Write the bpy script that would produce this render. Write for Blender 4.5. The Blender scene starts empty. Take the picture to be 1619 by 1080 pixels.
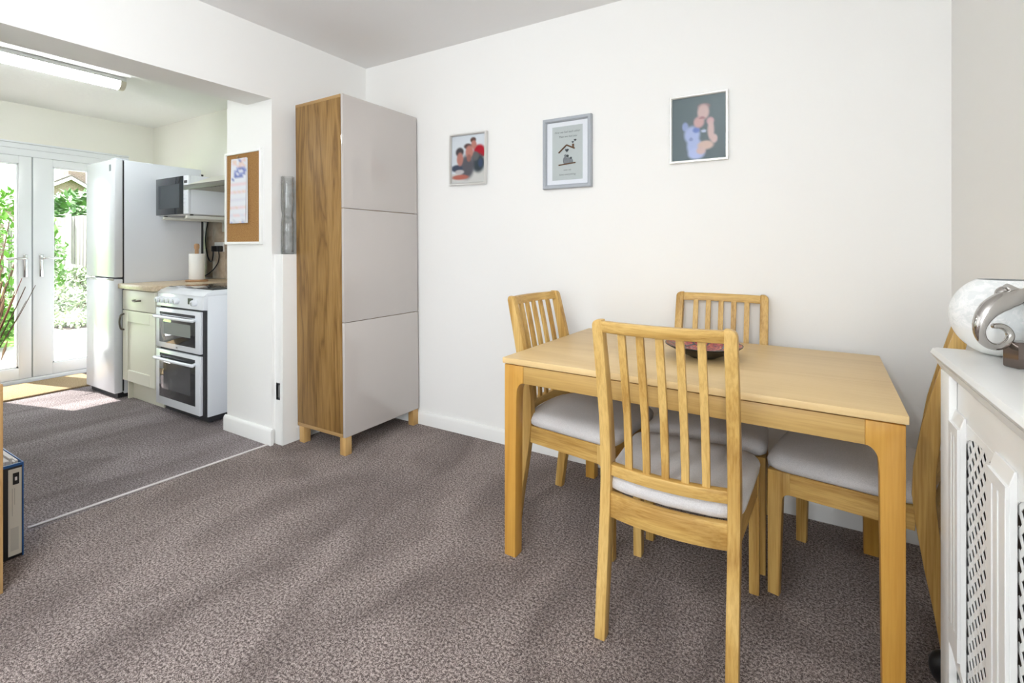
import bpy, bmesh, math, random
from math import radians as R, sin, cos, pi, sqrt
from mathutils import Vector, Matrix
random.seed(7)
S = bpy.context.scene
C = S.collection

# ------------------------------------------------------------------ camera
cam_d = bpy.data.cameras.new('camera'); cam = bpy.data.objects.new('camera', cam_d); C.objects.link(cam)
cam.location = (0, 0, 1.1575); cam.rotation_euler = (R(90), 0, 0.539)
cam_d.sensor_fit = 'HORIZONTAL'; cam_d.sensor_width = 36; cam_d.lens = 36*770.2/1619
cam_d.shift_y = -(540-392)/1619
cam_d.clip_start = 0.02; cam_d.clip_end = 300
S.camera = cam

# ------------------------------------------------------------------ world, sun, big lights, exposure
S.view_settings.view_transform = 'Standard'; S.view_settings.look = 'None'
S.view_settings.gamma = 1; S.view_settings.use_curve_mapping = False
S.view_settings.exposure = 0.10
S.cycles.use_denoising = True
S.cycles.max_bounces = 10; S.cycles.diffuse_bounces = 6; S.cycles.glossy_bounces = 5
S.cycles.transmission_bounces = 8; S.cycles.transparent_max_bounces = 16
S.cycles.caustics_reflective = False; S.cycles.caustics_refractive = False
S.cycles.sample_clamp_indirect = 6.0
W = bpy.data.worlds.new('sky'); S.world = W; W.use_nodes = True
bg = W.node_tree.nodes['Background']; bg.inputs[0].default_value = (0.84, 0.92, 1.0, 1); bg.inputs[1].default_value = 8.0

def light(name, kind, loc, energy, color=(1,1,1), to=None, size=None, size_y=None, portal=False):
    d = bpy.data.lights.new(name, kind); o = bpy.data.objects.new(name, d); C.objects.link(o)
    o.location = loc; d.color = color; d.energy = energy
    if to is not None: o.rotation_euler = Vector(to).to_track_quat('-Z', 'Y').to_euler()
    if size:
        d.shape = 'RECTANGLE' if size_y else 'DISK'; d.size = size
        if size_y: d.size_y = size_y
    if portal: d.cycles.is_portal = True
    return o
sun = light('sun', 'SUN', (-12, -3, 10), 40.0, (1, .97, .92), to=(.963*cos(R(51.5)), .27*cos(R(51.5)), -sin(R(51.5))))
sun.data.angle = R(.6)
light('portal_patio_doors', 'AREA', (-6.02, 1.49, 1.02), 1, to=(1,0,0), size=1.30, size_y=1.95, portal=True)
light('portal_lounge_window', 'AREA', (-.3, -3.36, 1.5), 1, to=(0,1,0), size=1.2, size_y=1.1, portal=True)
light('lounge_window_daylight', 'AREA', (-.3, -3.18, 1.5), 8, (.93,.975,1), to=(0,1,-.05), size=1.1, size_y=1.0)

light('side_fill_light', 'AREA', (.44, -2.0, 1.5), 78, (.92,.975,1), to=(-1,.22,.05), size=1.4, size_y=1.2)  # added fill lamp at an invented side window, brightens the left wall

# ------------------------------------------------------------------ mesh helpers
def cube(bm, x0, y0, z0, x1, y1, z1, bev=0, seg=2):
    vs = [bm.verts.new((x, y, z)) for x in (x0, x1) for y in (y0, y1) for z in (z0, z1)]
    f = [(0,1,3,2),(4,6,7,5),(0,4,5,1),(2,3,7,6),(0,2,6,4),(1,5,7,3)]
    fs = [bm.faces.new([vs[i] for i in q]) for q in f]
    if bev:
        es = list({e for q in fs for e in q.edges})
        bmesh.ops.bevel(bm, geom=es, offset=bev, segments=seg, profile=.5, affect='EDGES')
def prism(bm, pts, axis, a0, a1, bev=0, seg=2):
    def P(p, a):
        return (a, p[0], p[1]) if axis == 'x' else (p[0], a, p[1]) if axis == 'y' else (p[0], p[1], a)
    A = [bm.verts.new(P(p, a0)) for p in pts]; B = [bm.verts.new(P(p, a1)) for p in pts]
    n = len(pts); fs = [bm.faces.new(A), bm.faces.new(B[::-1])]
    for i in range(n): fs.append(bm.faces.new([A[i], B[i], B[(i+1)%n], A[(i+1)%n]]))
    bmesh.ops.recalc_face_normals(bm, faces=fs)
    if bev:
        es = list({e for f in fs[:2] for e in f.edges})
        bmesh.ops.bevel(bm, geom=es, offset=bev, segments=seg, profile=.5, affect='EDGES')
def tube(bm, pts, r, seg=10, flat=1.0):
    pts = [Vector(p) for p in pts]; n = len(pts)
    rs = r if isinstance(r, (list, tuple)) else [r]*n
    rings = []; up = Vector((0.13, 0.21, 0.97)).normalized()
    for i, p in enumerate(pts):
        t = (pts[min(i+1, n-1)] - pts[max(i-1, 0)]).normalized()
        a = up - t*up.dot(t)
        if a.length < 1e-3: a = Vector((1,0,0)) - t*t.x
        a.normalize(); b = t.cross(a); up = a
        rings.append([bm.verts.new(p + (a*cos(2*pi*k/seg) + b*sin(2*pi*k/seg)*flat)*rs[i]) for k in range(seg)])
    for i in range(n-1):
        for k in range(seg):
            bm.faces.new([rings[i][k], rings[i][(k+1)%seg], rings[i+1][(k+1)%seg], rings[i+1][k]])
    bm.faces.new(rings[0][::-1]); bm.faces.new(rings[-1])
def lathe(bm, prof, seg=40, cx=0, cy=0, cz=0, close=False):
    rings = []
    for (r, z) in prof:
        if r < 1e-5: rings.append([bm.verts.new((cx, cy, cz+z))])
        else: rings.append([bm.verts.new((cx+r*cos(2*pi*k/seg), cy+r*sin(2*pi*k/seg), cz+z)) for k in range(seg)])
    m = len(rings)
    for i in range(m if close else m-1):
        a, b = rings[i], rings[(i+1)%m]
        for k in range(seg):
            q = [a[k % len(a)], a[(k+1) % len(a)], b[(k+1) % len(b)], b[k % len(b)]]
            u = []
            for v in q:
                if v not in u: u.append(v)
            if len(u) > 2:
                try: bm.faces.new(u)
                except ValueError: pass
def spline(pts, n=8):
    P = [Vector(p) for p in pts]; out = []
    for i in range(len(P)-1):
        p0 = P[max(i-1,0)]; p1 = P[i]; p2 = P[i+1]; p3 = P[min(i+2, len(P)-1)]
        for k in range(n):
            t = k/n
            out.append(.5*((2*p1)+(p2-p0)*t+(2*p0-5*p1+4*p2-p3)*t*t+(3*p1-p0-3*p2+p3)*t**3))
    out.append(P[-1]); return out
def mk(name, bm, mat, parent=None, smooth=True, ang=38):
    bmesh.ops.recalc_face_normals(bm, faces=bm.faces)
    me = bpy.data.meshes.new(name); bm.to_mesh(me); bm.free()
    if smooth:
        me.polygons.foreach_set('use_smooth', [True]*len(me.polygons)); me.set_sharp_from_angle(angle=R(ang))
    o = bpy.data.objects.new(name, me); C.objects.link(o)
    if mat: me.materials.append(mat)
    if parent: o.parent = parent
    return o
def bx(name, dims, mat, parent=None, bev=0, seg=2):
    bm = bmesh.new(); cube(bm, *dims, bev=bev, seg=seg); return mk(name, bm, mat, parent)
def pr(name, pts, axis, a0, a1, mat, parent=None, bev=0):
    bm = bmesh.new(); prism(bm, pts, axis, a0, a1, bev); return mk(name, bm, mat, parent)
def tb(name, pts, r, mat, parent=None, seg=10, flat=1.0):
    bm = bmesh.new(); tube(bm, pts, r, seg, flat); return mk(name, bm, mat, parent, ang=60)
def lt(name, prof, mat, parent=None, seg=40, c=(0,0,0), close=False, ang=38):
    bm = bmesh.new(); lathe(bm, prof, seg, *c, close=close); return mk(name, bm, mat, parent, ang=ang)
def thing(name, label, cat, loc=(0,0,0), rz=0, group=None):
    o = bpy.data.objects.new(name, None); C.objects.link(o); o.empty_display_size = .1
    o.location = loc; o.rotation_euler = (0,0,rz); tag(o, label, cat, group); return o
def tag(o, label=None, cat=None, group=None, kind=None):
    if label: o['label'] = label
    if cat: o['category'] = cat
    if group: o['group'] = group
    if kind: o['kind'] = kind
    return o
def struct(o, label=None):
    o['kind'] = 'structure'
    if label: o['label'] = label
    return o
def dup(o, parent=None):
    c = o.copy(); C.objects.link(c); c.parent = parent
    for ch in list(o.children): dup(ch, c)
    return c
def sh(o, name=None, loc=None, parent=None):       # shared-mesh copy of one part
    c = o.copy(); C.objects.link(c)
    if loc: c.location = loc
    c.parent = parent or o.parent
    return c

# ------------------------------------------------------------------ materials
def lin(*c):
    return tuple(((v/255)/12.92 if v/255 <= .04045 else ((v/255+.055)/1.055)**2.4) for v in c) + (1,)
def mat(name, col, rough=.5, metal=0, spec=.5, coat=0, emit=None, es=0, trans=0, ior=1.5):
    m = bpy.data.materials.new(name); m.use_nodes = True
    b = m.node_tree.nodes['Principled BSDF']; I = b.inputs
    I['Base Color'].default_value = col; I['Roughness'].default_value = rough; I['Metallic'].default_value = metal
    I['Specular IOR Level'].default_value = spec; I['Coat Weight'].default_value = coat; I['Coat Roughness'].default_value = .04
    I['Transmission Weight'].default_value = trans; I['IOR'].default_value = ior
    if emit: I['Emission Color'].default_value = emit; I['Emission Strength'].default_value = es
    return m
class N:
    def __init__(s, m): s.t = m.node_tree; s.b = s.t.nodes['Principled BSDF']
    def new(s, ty, **k):
        n = s.t.nodes.new(ty)
        for a, v in k.items(): setattr(n, a, v)
        return n
    def l(s, a, b): s.t.links.new(a, b)
    def coords(s, scale=(1,1,1), rnd=False):
        tc = s.new('ShaderNodeTexCoord'); mp = s.new('ShaderNodeMapping'); mp.inputs['Scale'].default_value = scale
        if rnd:
            oi = s.new('ShaderNodeObjectInfo'); ma = s.new('ShaderNodeVectorMath', operation='SCALE')
            cx = s.new('ShaderNodeCombineXYZ')
            for i in range(3): s.l(oi.outputs['Random'], cx.inputs[i])
            s.l(cx.outputs[0], ma.inputs[0]); ma.inputs['Scale'].default_value = 17.3
            ad = s.new('ShaderNodeVectorMath', operation='ADD'); s.l(tc.outputs['Object'], ad.inputs[0]); s.l(ma.outputs[0], ad.inputs[1])
            s.l(ad.outputs[0], mp.inputs[0])
        else: s.l(tc.outputs['Object'], mp.inputs[0])
        return mp.outputs[0]
    def noise(s, v, scale, detail=4, rough=.55, dist=0):
        n = s.new('ShaderNodeTexNoise'); n.inputs['Scale'].default_value = scale; n.inputs['Detail'].default_value = detail
        n.inputs['Roughness'].default_value = rough; n.inputs['Distortion'].default_value = dist; s.l(v, n.inputs['Vector']); return n.outputs[0]
    def ramp(s, f, stops):
        n = s.new('ShaderNodeValToRGB'); e = n.color_ramp.elements
        while len(e) < len(stops): e.new(.5)
        for i, (p, c) in enumerate(stops): e[i].position = p; e[i].color = c
        s.l(f, n.inputs[0]); return n.outputs[0]
    def mix(s, a, b, f, mode='MIX'):
        n = s.new('ShaderNodeMix', data_type='RGBA', blend_type=mode)
        for v, i in ((f, 0), (a, 6), (b, 7)):
            if hasattr(v, 'links') or hasattr(v, 'is_linked'): s.l(v, n.inputs[i])
            else: n.inputs[i].default_value = v
        return n.outputs[2]
    def bump(s, h, strength=.2, dist=.01):
        n = s.new('ShaderNodeBump'); n.inputs['Strength'].default_value = strength; n.inputs['Distance'].default_value = dist
        s.l(h, n.inputs['Height']); s.l(n.outputs[0], s.b.inputs['Normal'])
def paint(name, col, rough=.6, b=.06, scale=60):
    m = mat(name, col, rough, spec=.35); n = N(m); v = n.coords(); n.bump(n.noise(v, scale, 4), b, .004); return m
def wood(name, dark, mid, light, axis='z', rough=.42, rings=5.0, streak=60, contrast=1.0):
    m = mat(name, mid, rough, spec=.4); n = N(m)
    k = {'x': 0, 'y': 1, 'z': 2}[axis]
    sc = [1,1,1]; sc[k] = .09
    v = n.coords(tuple(sc), rnd=True)
    warp = n.noise(v, rings, 3, .5, .6)
    w = n.new('ShaderNodeMath', operation='MULTIPLY'); n.l(warp, w.inputs[0]); w.inputs[1].default_value = 9.0
    fr = n.new('ShaderNodeMath', operation='PINGPONG'); n.l(w.outputs[0], fr.inputs[0]); fr.inputs[1].default_value = 1.0
    c1 = n.ramp(fr.outputs[0], [(0, dark), (.35, mid), (1, light)])
    sc2 = [1,1,1]; sc2[k] = .03
    v2 = n.coords(tuple(sc2), rnd=True)
    st = n.noise(v2, streak*3, 3, .6)
    c2 = n.ramp(st, [(.35, dark), (.6, light)])
    c = n.mix(c1, c2, .35)
    c = n.mix(mid, c, .75*contrast)
    n.l(c, n.b.inputs['Base Color']); n.bump(st, .08, .002); return m
def L3(c, f): return tuple(min(1, v*f) for v in c[:3]) + (1,)

oakc = [(.34,.175,.036,1), (.53,.318,.085,1), (.68,.455,.16,1)]
OAK = {a: wood('oak_lacquer_'+a, *oakc, axis=a, contrast=1.3) for a in 'xyz'}
tlc = [(.40,.185,.026,1), (.54,.275,.048,1), (.64,.37,.085,1)]
TLEG = wood('oak_table_leg', *tlc, axis='z', contrast=.8)
TAPR = {a: wood('oak_table_apron_'+a, (.33,.185,.05,1), (.48,.295,.09,1), (.60,.40,.15,1), axis=a) for a in 'xy'}
TTOP = wood('oak_table_top', (.60,.405,.185,1), (.71,.51,.25,1), (.78,.58,.31,1), axis='x', rough=.4, rings=4, contrast=.7)
CABW = wood('cabinet_oak', (.11,.050,.010,1), (.248,.134,.036,1), (.36,.212,.070,1), axis='z', rough=.5, rings=11, streak=70, contrast=1.2)
CABX = wood('cabinet_oak_edge', (.27,.15,.05,1), (.37,.22,.085,1), (.44,.28,.12,1), axis='x', rings=5)
SHELFW = wood('shelf_oak', (.30,.16,.06,1), (.42,.25,.10,1), (.52,.33,.15,1), axis='z')

WALL = paint('wall_paint_white', (.86,.855,.84,1), .65)
WALLR = paint('wall_paint_soft_grey', (.83,.82,.80,1), .65)
CREAM = paint('kitchen_wall_cream', (.85,.835,.77,1), .65)
CEIL = paint('ceiling_paint', (.86,.86,.865,1), .8, .1, 40)
KCEIL = paint('kitchen_ceiling_textured', (.88,.875,.85,1), .8, .5, 22)
GLOSSW = paint('white_gloss_trim', (.86,.86,.845,1), .28, .03, 30)
COVERW = paint('white_satin_cover', (.86,.86,.845,1), .3, .015, 40)
PVC = mat('white_pvc', (.84,.86,.88,1), .25)
WHITEG = mat('white_enamel', (.82,.85,.90,1), .22, coat=.3)
FRSIDE = mat('fridge_side_white', (.76,.79,.85,1), .35)
DARKGAP = mat('dark_seal_and_gap_shade', (.03,.03,.035,1), .6)  # for seals, small dark parts and slabs standing in for shaded gaps
BLACK = mat('black_plastic', (.012,.012,.013,1), .35)
BLKG = mat('black_oven_glass', (.028,.030,.033,1), .05, coat=.5)
MICROG = mat('microwave_dark_glass', (.018,.022,.028,1), .06, spec=.3)
CHROME = mat('chrome', (.70,.69,.68,1), .12, 1)
DCHROME = mat('dark_chrome_glaze', (.50,.48,.46,1), .08, 1)
STEEL = mat('brushed_steel', (.17,.165,.15,1), .45, 1)
PEWTER = mat('pewter_handle', (.16,.145,.12,1), .4, .8)
IVORY = paint('ivory_cabinet_door', (.80,.79,.68,1), .4, .02, 30)
HOODC = mat('hood_cream', (.62,.62,.55,1), .35)
GRILLE = mat('hood_filter_grey', (.42,.42,.38,1), .5, .3)
ROLLW = paint('paper_roll', (.86,.85,.82,1), .9, .3, 120)
BROWNW = wood('beech_roll_holder', (.33,.18,.09,1), (.45,.26,.14,1), (.55,.34,.19,1), 'z')
CARDW = mat('paper_white', (.85,.85,.86,1), .8)
LACQ = mat('warm_grey_gloss_lacquer', (.525,.485,.46,1), .03, spec=.5, coat=1.0)

def carpet(name, dark, mid, light):
    m = mat(name, mid, .95, spec=.05); n = N(m); v = n.coords()
    a = n.noise(v, 330, 2, .7); b = n.noise(v, 125, 4, .65)
    mx = n.new('ShaderNodeMath', operation='ADD'); n.l(a, mx.inputs[0]); n.l(b, mx.inputs[1])
    hf = n.new('ShaderNodeMath', operation='MULTIPLY'); n.l(mx.outputs[0], hf.inputs[0]); hf.inputs[1].default_value = .5
    c = n.ramp(hf.outputs[0], [(.435, dark), (.50, mid), (.565, light)])
    big = n.noise(n.coords((1.0, .45, 1)), 3.2, 3, .5, .8)
    pile = n.ramp(big, [(.38, (.70,.68,.67,1)), (.62, (1.14,1.13,1.13,1))])
    c = n.mix(c, pile, 1.0, 'MULTIPLY')
    n.l(c, n.b.inputs['Base Color']); n.bump(hf.outputs[0], .9, .012)
    n.b.inputs['Sheen Weight'].default_value = .25; n.b.inputs['Sheen Roughness'].default_value = .6
    n.b.inputs['Sheen Tint'].default_value = (.8,.7,.7,1)
    return m
CARPET = carpet('brown_carpet', (.040,.027,.024,1), (.222,.180,.165,1), (.56,.49,.46,1))
CARPETK = carpet('kitchen_carpet', (.050,.039,.040,1), (.225,.196,.198,1), (.53,.48,.49,1))
def fabric(name, col):
    m = mat(name, col, .95, spec=.1); n = N(m); v = n.coords()
    a = n.noise(v, 420, 2, .6); c = n.ramp(a, [(.3, L3(col,.88)), (.7, L3(col,1.1))])
    n.l(c, n.b.inputs['Base Color']); n.bump(a, .35, .003); n.b.inputs['Sheen Weight'].default_value = .15; return m
SEATF = fabric('seat_fabric_grey', (.62,.60,.60,1))
def cork(name):
    m = mat(name, (.33,.175,.065,1), .9, spec=.1); n = N(m); v = n.coords()
    a = n.noise(v, 210, 3, .7); n.l(n.ramp(a, [(.3, (.17,.08,.025,1)), (.5, (.34,.18,.065,1)), (.72, (.46,.27,.11,1))]), n.b.inputs['Base Color'])
    n.bump(a, .3, .003); return m
CORK = cork('cork')
def coir(name):
    m = mat(name, (.40,.29,.17,1), .95, spec=.05); n = N(m); v = n.coords()
    a = n.noise(v, 130, 3, .7); n.l(n.ramp(a, [(.3, (.24,.16,.08,1)), (.7, (.50,.39,.25,1))]), n.b.inputs['Base Color']); n.bump(a, 1, .01); return m
COIR = coir('coir_matting')
def tilem(name):
    m = mat(name, (.56,.45,.33,1), .25); n = N(m); v = n.coords((1,1,1), rnd=True)
    a = n.noise(v, 9, 5, .6, .5); n.l(n.ramp(a, [(.3, (.44,.335,.24,1)), (.55, (.60,.49,.37,1)), (.75, (.68,.58,.46,1))]), n.b.inputs['Base Color']); return m
TILE = tilem('beige_stone_tile')
GROUT = mat('grout', (.62,.55,.45,1), .9)
def worktopm(name):
    m = mat(name, (.55,.42,.28,1), .35); n = N(m); v = n.coords()
    a = n.noise(v, 60, 4, .7); n.l(n.ramp(a, [(.3, (.50,.38,.25,1)), (.7, (.72,.60,.43,1))]), n.b.inputs['Base Color']); return m
WORKT = worktopm('beige_worktop')
def glass_pane(name, refl=.6, tint=(1,1,1,1)):
    m = bpy.data.materials.new(name); m.use_nodes = True; t = m.node_tree; t.nodes.clear()
    o = t.nodes.new('ShaderNodeOutputMaterial'); a = t.nodes.new('ShaderNodeBsdfTransparent'); g = t.nodes.new('ShaderNodeBsdfGlossy')
    a.inputs[0].default_value = tint; g.inputs['Roughness'].default_value = .02
    f = t.nodes.new('ShaderNodeFresnel'); f.inputs[0].default_value = 1.45
    k = t.nodes.new('ShaderNodeMath'); k.operation = 'MULTIPLY'; k.inputs[1].default_value = refl
    x = t.nodes.new('ShaderNodeMixShader'); t.links.new(f.outputs[0], k.inputs[0]); t.links.new(k.outputs[0], x.inputs[0])
    t.links.new(a.outputs[0], x.inputs[1]); t.links.new(g.outputs[0], x.inputs[2]); t.links.new(x.outputs[0], o.inputs[0]); return m
PANE = glass_pane('window_glass')
PICG = glass_pane('picture_glass', .25); [n for n in PICG.node_tree.nodes if n.type == 'BSDF_GLOSSY'][0].inputs['Roughness'].default_value = .35
VGLASS = glass_pane('clear_textured_glass', .55, (.97,.975,.975,1))
_t = VGLASS.node_tree; _mx = [n for n in _t.nodes if n.type == 'MIX_SHADER'][0]; _out = [n for n in _t.nodes if n.type == 'OUTPUT_MATERIAL'][0]
_df = _t.nodes.new('ShaderNodeBsdfTranslucent'); _df.inputs[0].default_value = (.80,.81,.81,1); _m2 = _t.nodes.new('ShaderNodeMixShader')
_no = _t.nodes.new('ShaderNodeTexNoise'); _no.inputs['Scale'].default_value = 26; _no.inputs['Detail'].default_value = 3; _tc0 = _t.nodes.new('ShaderNodeTexCoord'); _t.links.new(_tc0.outputs['Object'], _no.inputs['Vector'])
_rp = _t.nodes.new('ShaderNodeValToRGB'); _rp.color_ramp.elements[0].position = .4; _rp.color_ramp.elements[0].color = (.03,.03,.03,1); _rp.color_ramp.elements[1].position = .7; _rp.color_ramp.elements[1].color = (.14,.14,.14,1)
_t.links.new(_no.outputs[0], _rp.inputs[0]); _t.links.new(_rp.outputs[0], _m2.inputs[0])
_t.links.new(_mx.outputs[0], _m2.inputs[1]); _t.links.new(_df.outputs[0], _m2.inputs[2]); _t.links.new(_m2.outputs[0], _out.inputs[0])

# ================================================================== STRUCTURE
XL, YW, XR, ZC, YR = -2.686, 2.455, .485, 2.4386, -3.30      # left wall, back wall, right wall, ceiling, rear wall
KX, KY, KZ, KS = -5.75, 2.41, 2.39, -.45                      # kitchen far wall, back wall, ceiling, south wall
JY, PX, BX, BZ, SJ = 1.735, -3.155, -2.936, 2.036, .55        # pier face, pier depth, beam depth, beam underside, near jamb
struct(bx('floor', (XL-.02, YR-.2, -.12, XR+.2, YW+.2, 0), CARPET), 'brown flecked carpet in the dining room')
struct(bx('floor', (KX-.3, KS-.2, -.12, XL-.02, KY+.2, 0), CARPETK), 'grey brown carpet in the kitchen')
struct(bx('ceiling', (XL-.1, YR-.2, ZC, XR+.2, YW+.2, ZC+.12), CEIL), 'flat pale ceiling of the dining room')
struct(bx('ceiling', (KX-.3, KS-.2, KZ, BX, KY+.2, KZ+.12), KCEIL), 'textured white kitchen ceiling')
struct(bx('wall_back', (XL-.5, YW, 0, XR+.2, YW+.2, ZC), WALL), 'white back wall with three pictures')
bm = bmesh.new()
sy0, sy1 = -2.75, -1.25  # opening cut for the added side window
cube(bm, XR, sy1, 0, XR+.2, YW, ZC); cube(bm, XR, YR, 0, XR+.2, sy0, ZC); cube(bm, XR, sy0, 0, XR+.2, sy1, .85); cube(bm, XR, sy0, 2.15, XR+.2, sy1, ZC)
struct(mk('wall_right', bm, WALLR), 'plain wall behind the radiator cover')
sw = struct(thing('window_added', 'white side window added behind the camera to light the left wall', 'window', (0,0,0))); del sw['category']  # unseen window, added only to carry the side fill
bm = bmesh.new()
for a in (sy0, sy1-.06): cube(bm, XR+.07, a, .85, XR+.14, a+.06, 2.15)
for a in (.85, 2.09): cube(bm, XR+.07, sy0, a, XR+.14, sy1, a+.06)
mk('window_frame', bm, PVC, sw); bx('pane', (XR+.10, sy0+.06, .91, XR+.11, sy1-.06, 2.09), PANE, sw)
bm = bmesh.new()
cube(bm, PX, JY, 0, BX, YW, KZ); cube(bm, BX, JY, 0, XL, YW, ZC); cube(bm, BX, SJ, BZ, XL, JY, ZC); cube(bm, BX, YR, 0, XL, SJ, ZC)
struct(mk('wall_left', bm, WALL), 'white wall and pier with the wide opening to the kitchen')
wx0, wx1, wz0, wz1 = -.9, .3, .95, 2.05
bm = bmesh.new()
cube(bm, XL, YR-.25, 0, wx0, YR, ZC); cube(bm, wx1, YR-.25, 0, XR, YR, ZC)
cube(bm, wx0, YR-.25, 0, wx1, YR, wz0); cube(bm, wx0, YR-.25, wz1, wx1, YR, ZC)
struct(mk('wall_rear', bm, WALL), 'wall behind the camera with a wide window')
wn = struct(thing('window_1', 'wide white lounge window behind the camera', 'window', (0,0,0))); del wn['category']
bm = bmesh.new()
for a in (wx0, (wx0+wx1)/2-.03, wx1-.06): cube(bm, a, YR-.14, wz0, a+.06, YR-.07, wz1)
for a in (wz0, wz1-.06): cube(bm, wx0, YR-.14, a, wx1, YR-.07, a+.06)
mk('window_frame', bm, PVC, wn)
for a in (wx0+.06, (wx0+wx1)/2+.03): bx('pane', (a, YR-.11, wz0+.06, a+.51, YR-.10, wz1-.06), PANE, wn)
# kitchen shell
wkb = struct(bx('wall_kitchen_back', (KX-.3, KY, 0, PX+.1, KY+.2, KZ), CREAM), 'cream kitchen wall with beige tiles')
struct(bx('wall_kitchen_side', (KX-.3, KS-.2, 0, XL-.1, KS, KZ), CREAM))
DY0, DY1, DZ1 = .80, 2.19, 2.065
bm = bmesh.new()
cube(bm, KX-.28, KS, 0, KX, DY0, KZ); cube(bm, KX-.28, DY1, 0, KX, KY, KZ); cube(bm, KX-.28, DY0, DZ1, KX, DY1, KZ)
struct(mk('wall_kitchen_far', bm, CREAM), 'kitchen wall around the glazed garden doors')
# tiles
tw, th = .2, .2515
tile0 = None
for i in range(9):
    for j in range(2):
        x = -3.20-(i+1)*tw; z = .888+j*(th+.003)
        if tile0 is None:
            tile0 = bx('tile', (.0015, -.012, 0, tw-.0015, 0, th), TILE, wkb, .002); t = tile0
        else: t = sh(tile0)
        t.location = (x, KY, z)
bx('grout_bed', (-5.0, KY-.006, .886, -3.20, KY+.002, 1.395), GROUT, wkb)
# baseboards
def skirt(name, dims_axis, a0, a1, face, sign, h=.082, t=.018):
    # profile in (offset from wall, z)
    prof = [(0,0),(t,0),(t,h-.016),(t*.75,h-.005),(t*.3,h),(0,h)]
    if dims_axis == 'x': pts = [(face+sign*p, z) for p, z in prof]; return struct(pr(name, pts, 'x', a0, a1, GLOSSW))
    pts = [(face+sign*p, z) for p, z in prof]; return struct(pr(name, pts, 'y', a0, a1, GLOSSW))
skirt('baseboard_back', 'x', XL, XR, YW, -1)
skirt('baseboard_right', 'y', YR, YW-.018, XR, -1)
skirt('baseboard_pier', 'x', PX-.012, XL+.018, JY, -1, .095)
skirt('baseboard_rear', 'x', XL, XR-.018, YR, 1)
skirt('baseboard_left', 'y', YR+.018, SJ, XL, 1)
# threshold strip
STRIP = mat('pale_metal_strip', (.66,.62,.62,1), .7)
bm = bmesh.new()
prism(bm, [(-2.752,.70),(-2.736,.70),(-2.690,1.716),(-2.706,1.716)], 'z', 0, .006, .002, 1)
struct(mk('trim_1', bm, STRIP), 'thin pale metal strip between the two carpets')
# pipe boxing beside the pier (with an empty metal socket box)
bxg = struct(thing('trim_2', 'white boxed-in corner ledge beside the tall cabinet', 'boxing', (0,0,0))); del bxg['category']
bx0, bx1, by0, by1, bh = XL, -2.611, 1.755, 2.30, 1.12
hx0, hx1, hz0, hz1 = -2.674, -2.636, .262, .362
bx('side_panel', (bx1-.012, by0, 0, bx1, by1, bh), GLOSSW, bxg, .002)
bm = bmesh.new()
cube(bm, bx0, by0, 0, bx1-.012, by0+.012, hz0); cube(bm, bx0, by0, hz1, bx1-.012, by0+.012, bh)
cube(bm, bx0, by0, hz0, hx0, by0+.012, hz1); cube(bm, hx1, by0, hz0, bx1-.012, by0+.012, hz1)
mk('front_panel', bm, GLOSSW, bxg)
bx('top_panel', (bx0, by0+.012, bh-.012, bx1-.012, by1, bh), GLOSSW, bxg)
GALV = mat('galvanised_box', (.55,.55,.54,1), .4, .7)
bm = bmesh.new()
cube(bm, hx0, by0+.030, hz0, hx1, by0+.033, hz1); cube(bm, hx0-.002, by0+.001, hz0, hx0, by0+.033, hz1); cube(bm, hx1, by0+.001, hz0, hx1+.002, by0+.033, hz1)
cube(bm, hx0, by0+.001, hz0-.002, hx1, by0+.033, hz0); cube(bm, hx0, by0+.001, hz1, hx1, by0+.033, hz1+.002)
sb = mk('socket_back_box', bm, GALV, bxg)
bx('lug', (hx0+.012, by0+.002, hz0, hx0+.028, by0+.006, hz0+.012), DARKGAP, sb); bx('lug', (hx0+.012, by0+.002, hz1-.012, hx0+.028, by0+.006, hz1), DARKGAP, sb)

# ------------------------------------------------------------------ patio doors
pd = struct(thing('door_1', 'white double glazed garden doors', 'door', (0,0,0))); del pd['category']
fx0, fx1 = KX-.06, KX+.012
bm = bmesh.new()
cube(bm, fx0, DY0, 0, fx1, DY0+.06, DZ1, .004); cube(bm, fx0, DY1-.06, 0, fx1, DY1, DZ1, .004)
cube(bm, fx0, DY0+.06, 1.945, fx1, DY1-.06, DZ1, .004); cube(bm, fx0, DY0+.06, 0, fx1+.02, DY1-.06, .035, .004)
cube(bm, fx1-.004, DY0, 2.005, fx1+.012, DY1, 2.02, .003); cube(bm, fx1-.004, DY0, 2.05, fx1+.018, DY1, DZ1, .003)
mk('door_frame', bm, PVC, pd)
def leaf(y0, y1, g0, g1):
    x0, x1 = KX-.045, KX+.025; z0, z1, gz0, gz1 = .038, 1.942, .135, 1.878
    bm = bmesh.new()
    cube(bm, x0, y0, z0, x1, g0, z1, .005); cube(bm, x0, g1, z0, x1, y1, z1, .005)
    cube(bm, x0, g0-.002, z0, x1, g1+.002, gz0, .005); cube(bm, x0, g0-.002, gz1, x1, g1+.002, z1, .005)
    lf = mk('door_leaf', bm, PVC, pd)
    bm = bmesh.new(); b = .012
    for q in ((g0, gz0, g0+b, gz1), (g1-b, gz0, g1, gz1), (g0, gz0, g1, gz0+b), (g0, gz1-b, g1, gz1)):
        cube(bm, x0+.01, q[0], q[1], x1-.012, q[2], q[3])
    mk('glazing_bead', bm, PVC, lf)
    bx('pane', (KX-.016, g0+.004, gz0+.004, KX-.010, g1-.004, gz1-.004), PANE, lf)
    return lf
lfa = leaf(.862, 1.484, .985, 1.402); lfb = leaf(1.492, 2.128, 1.622, 2.03)
bx('door_seal', (KX-.04, 1.484, .04, KX+.012, 1.492, 1.94), mat('grey_gasket', (.30,.32,.33,1), .7), pd)
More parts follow.
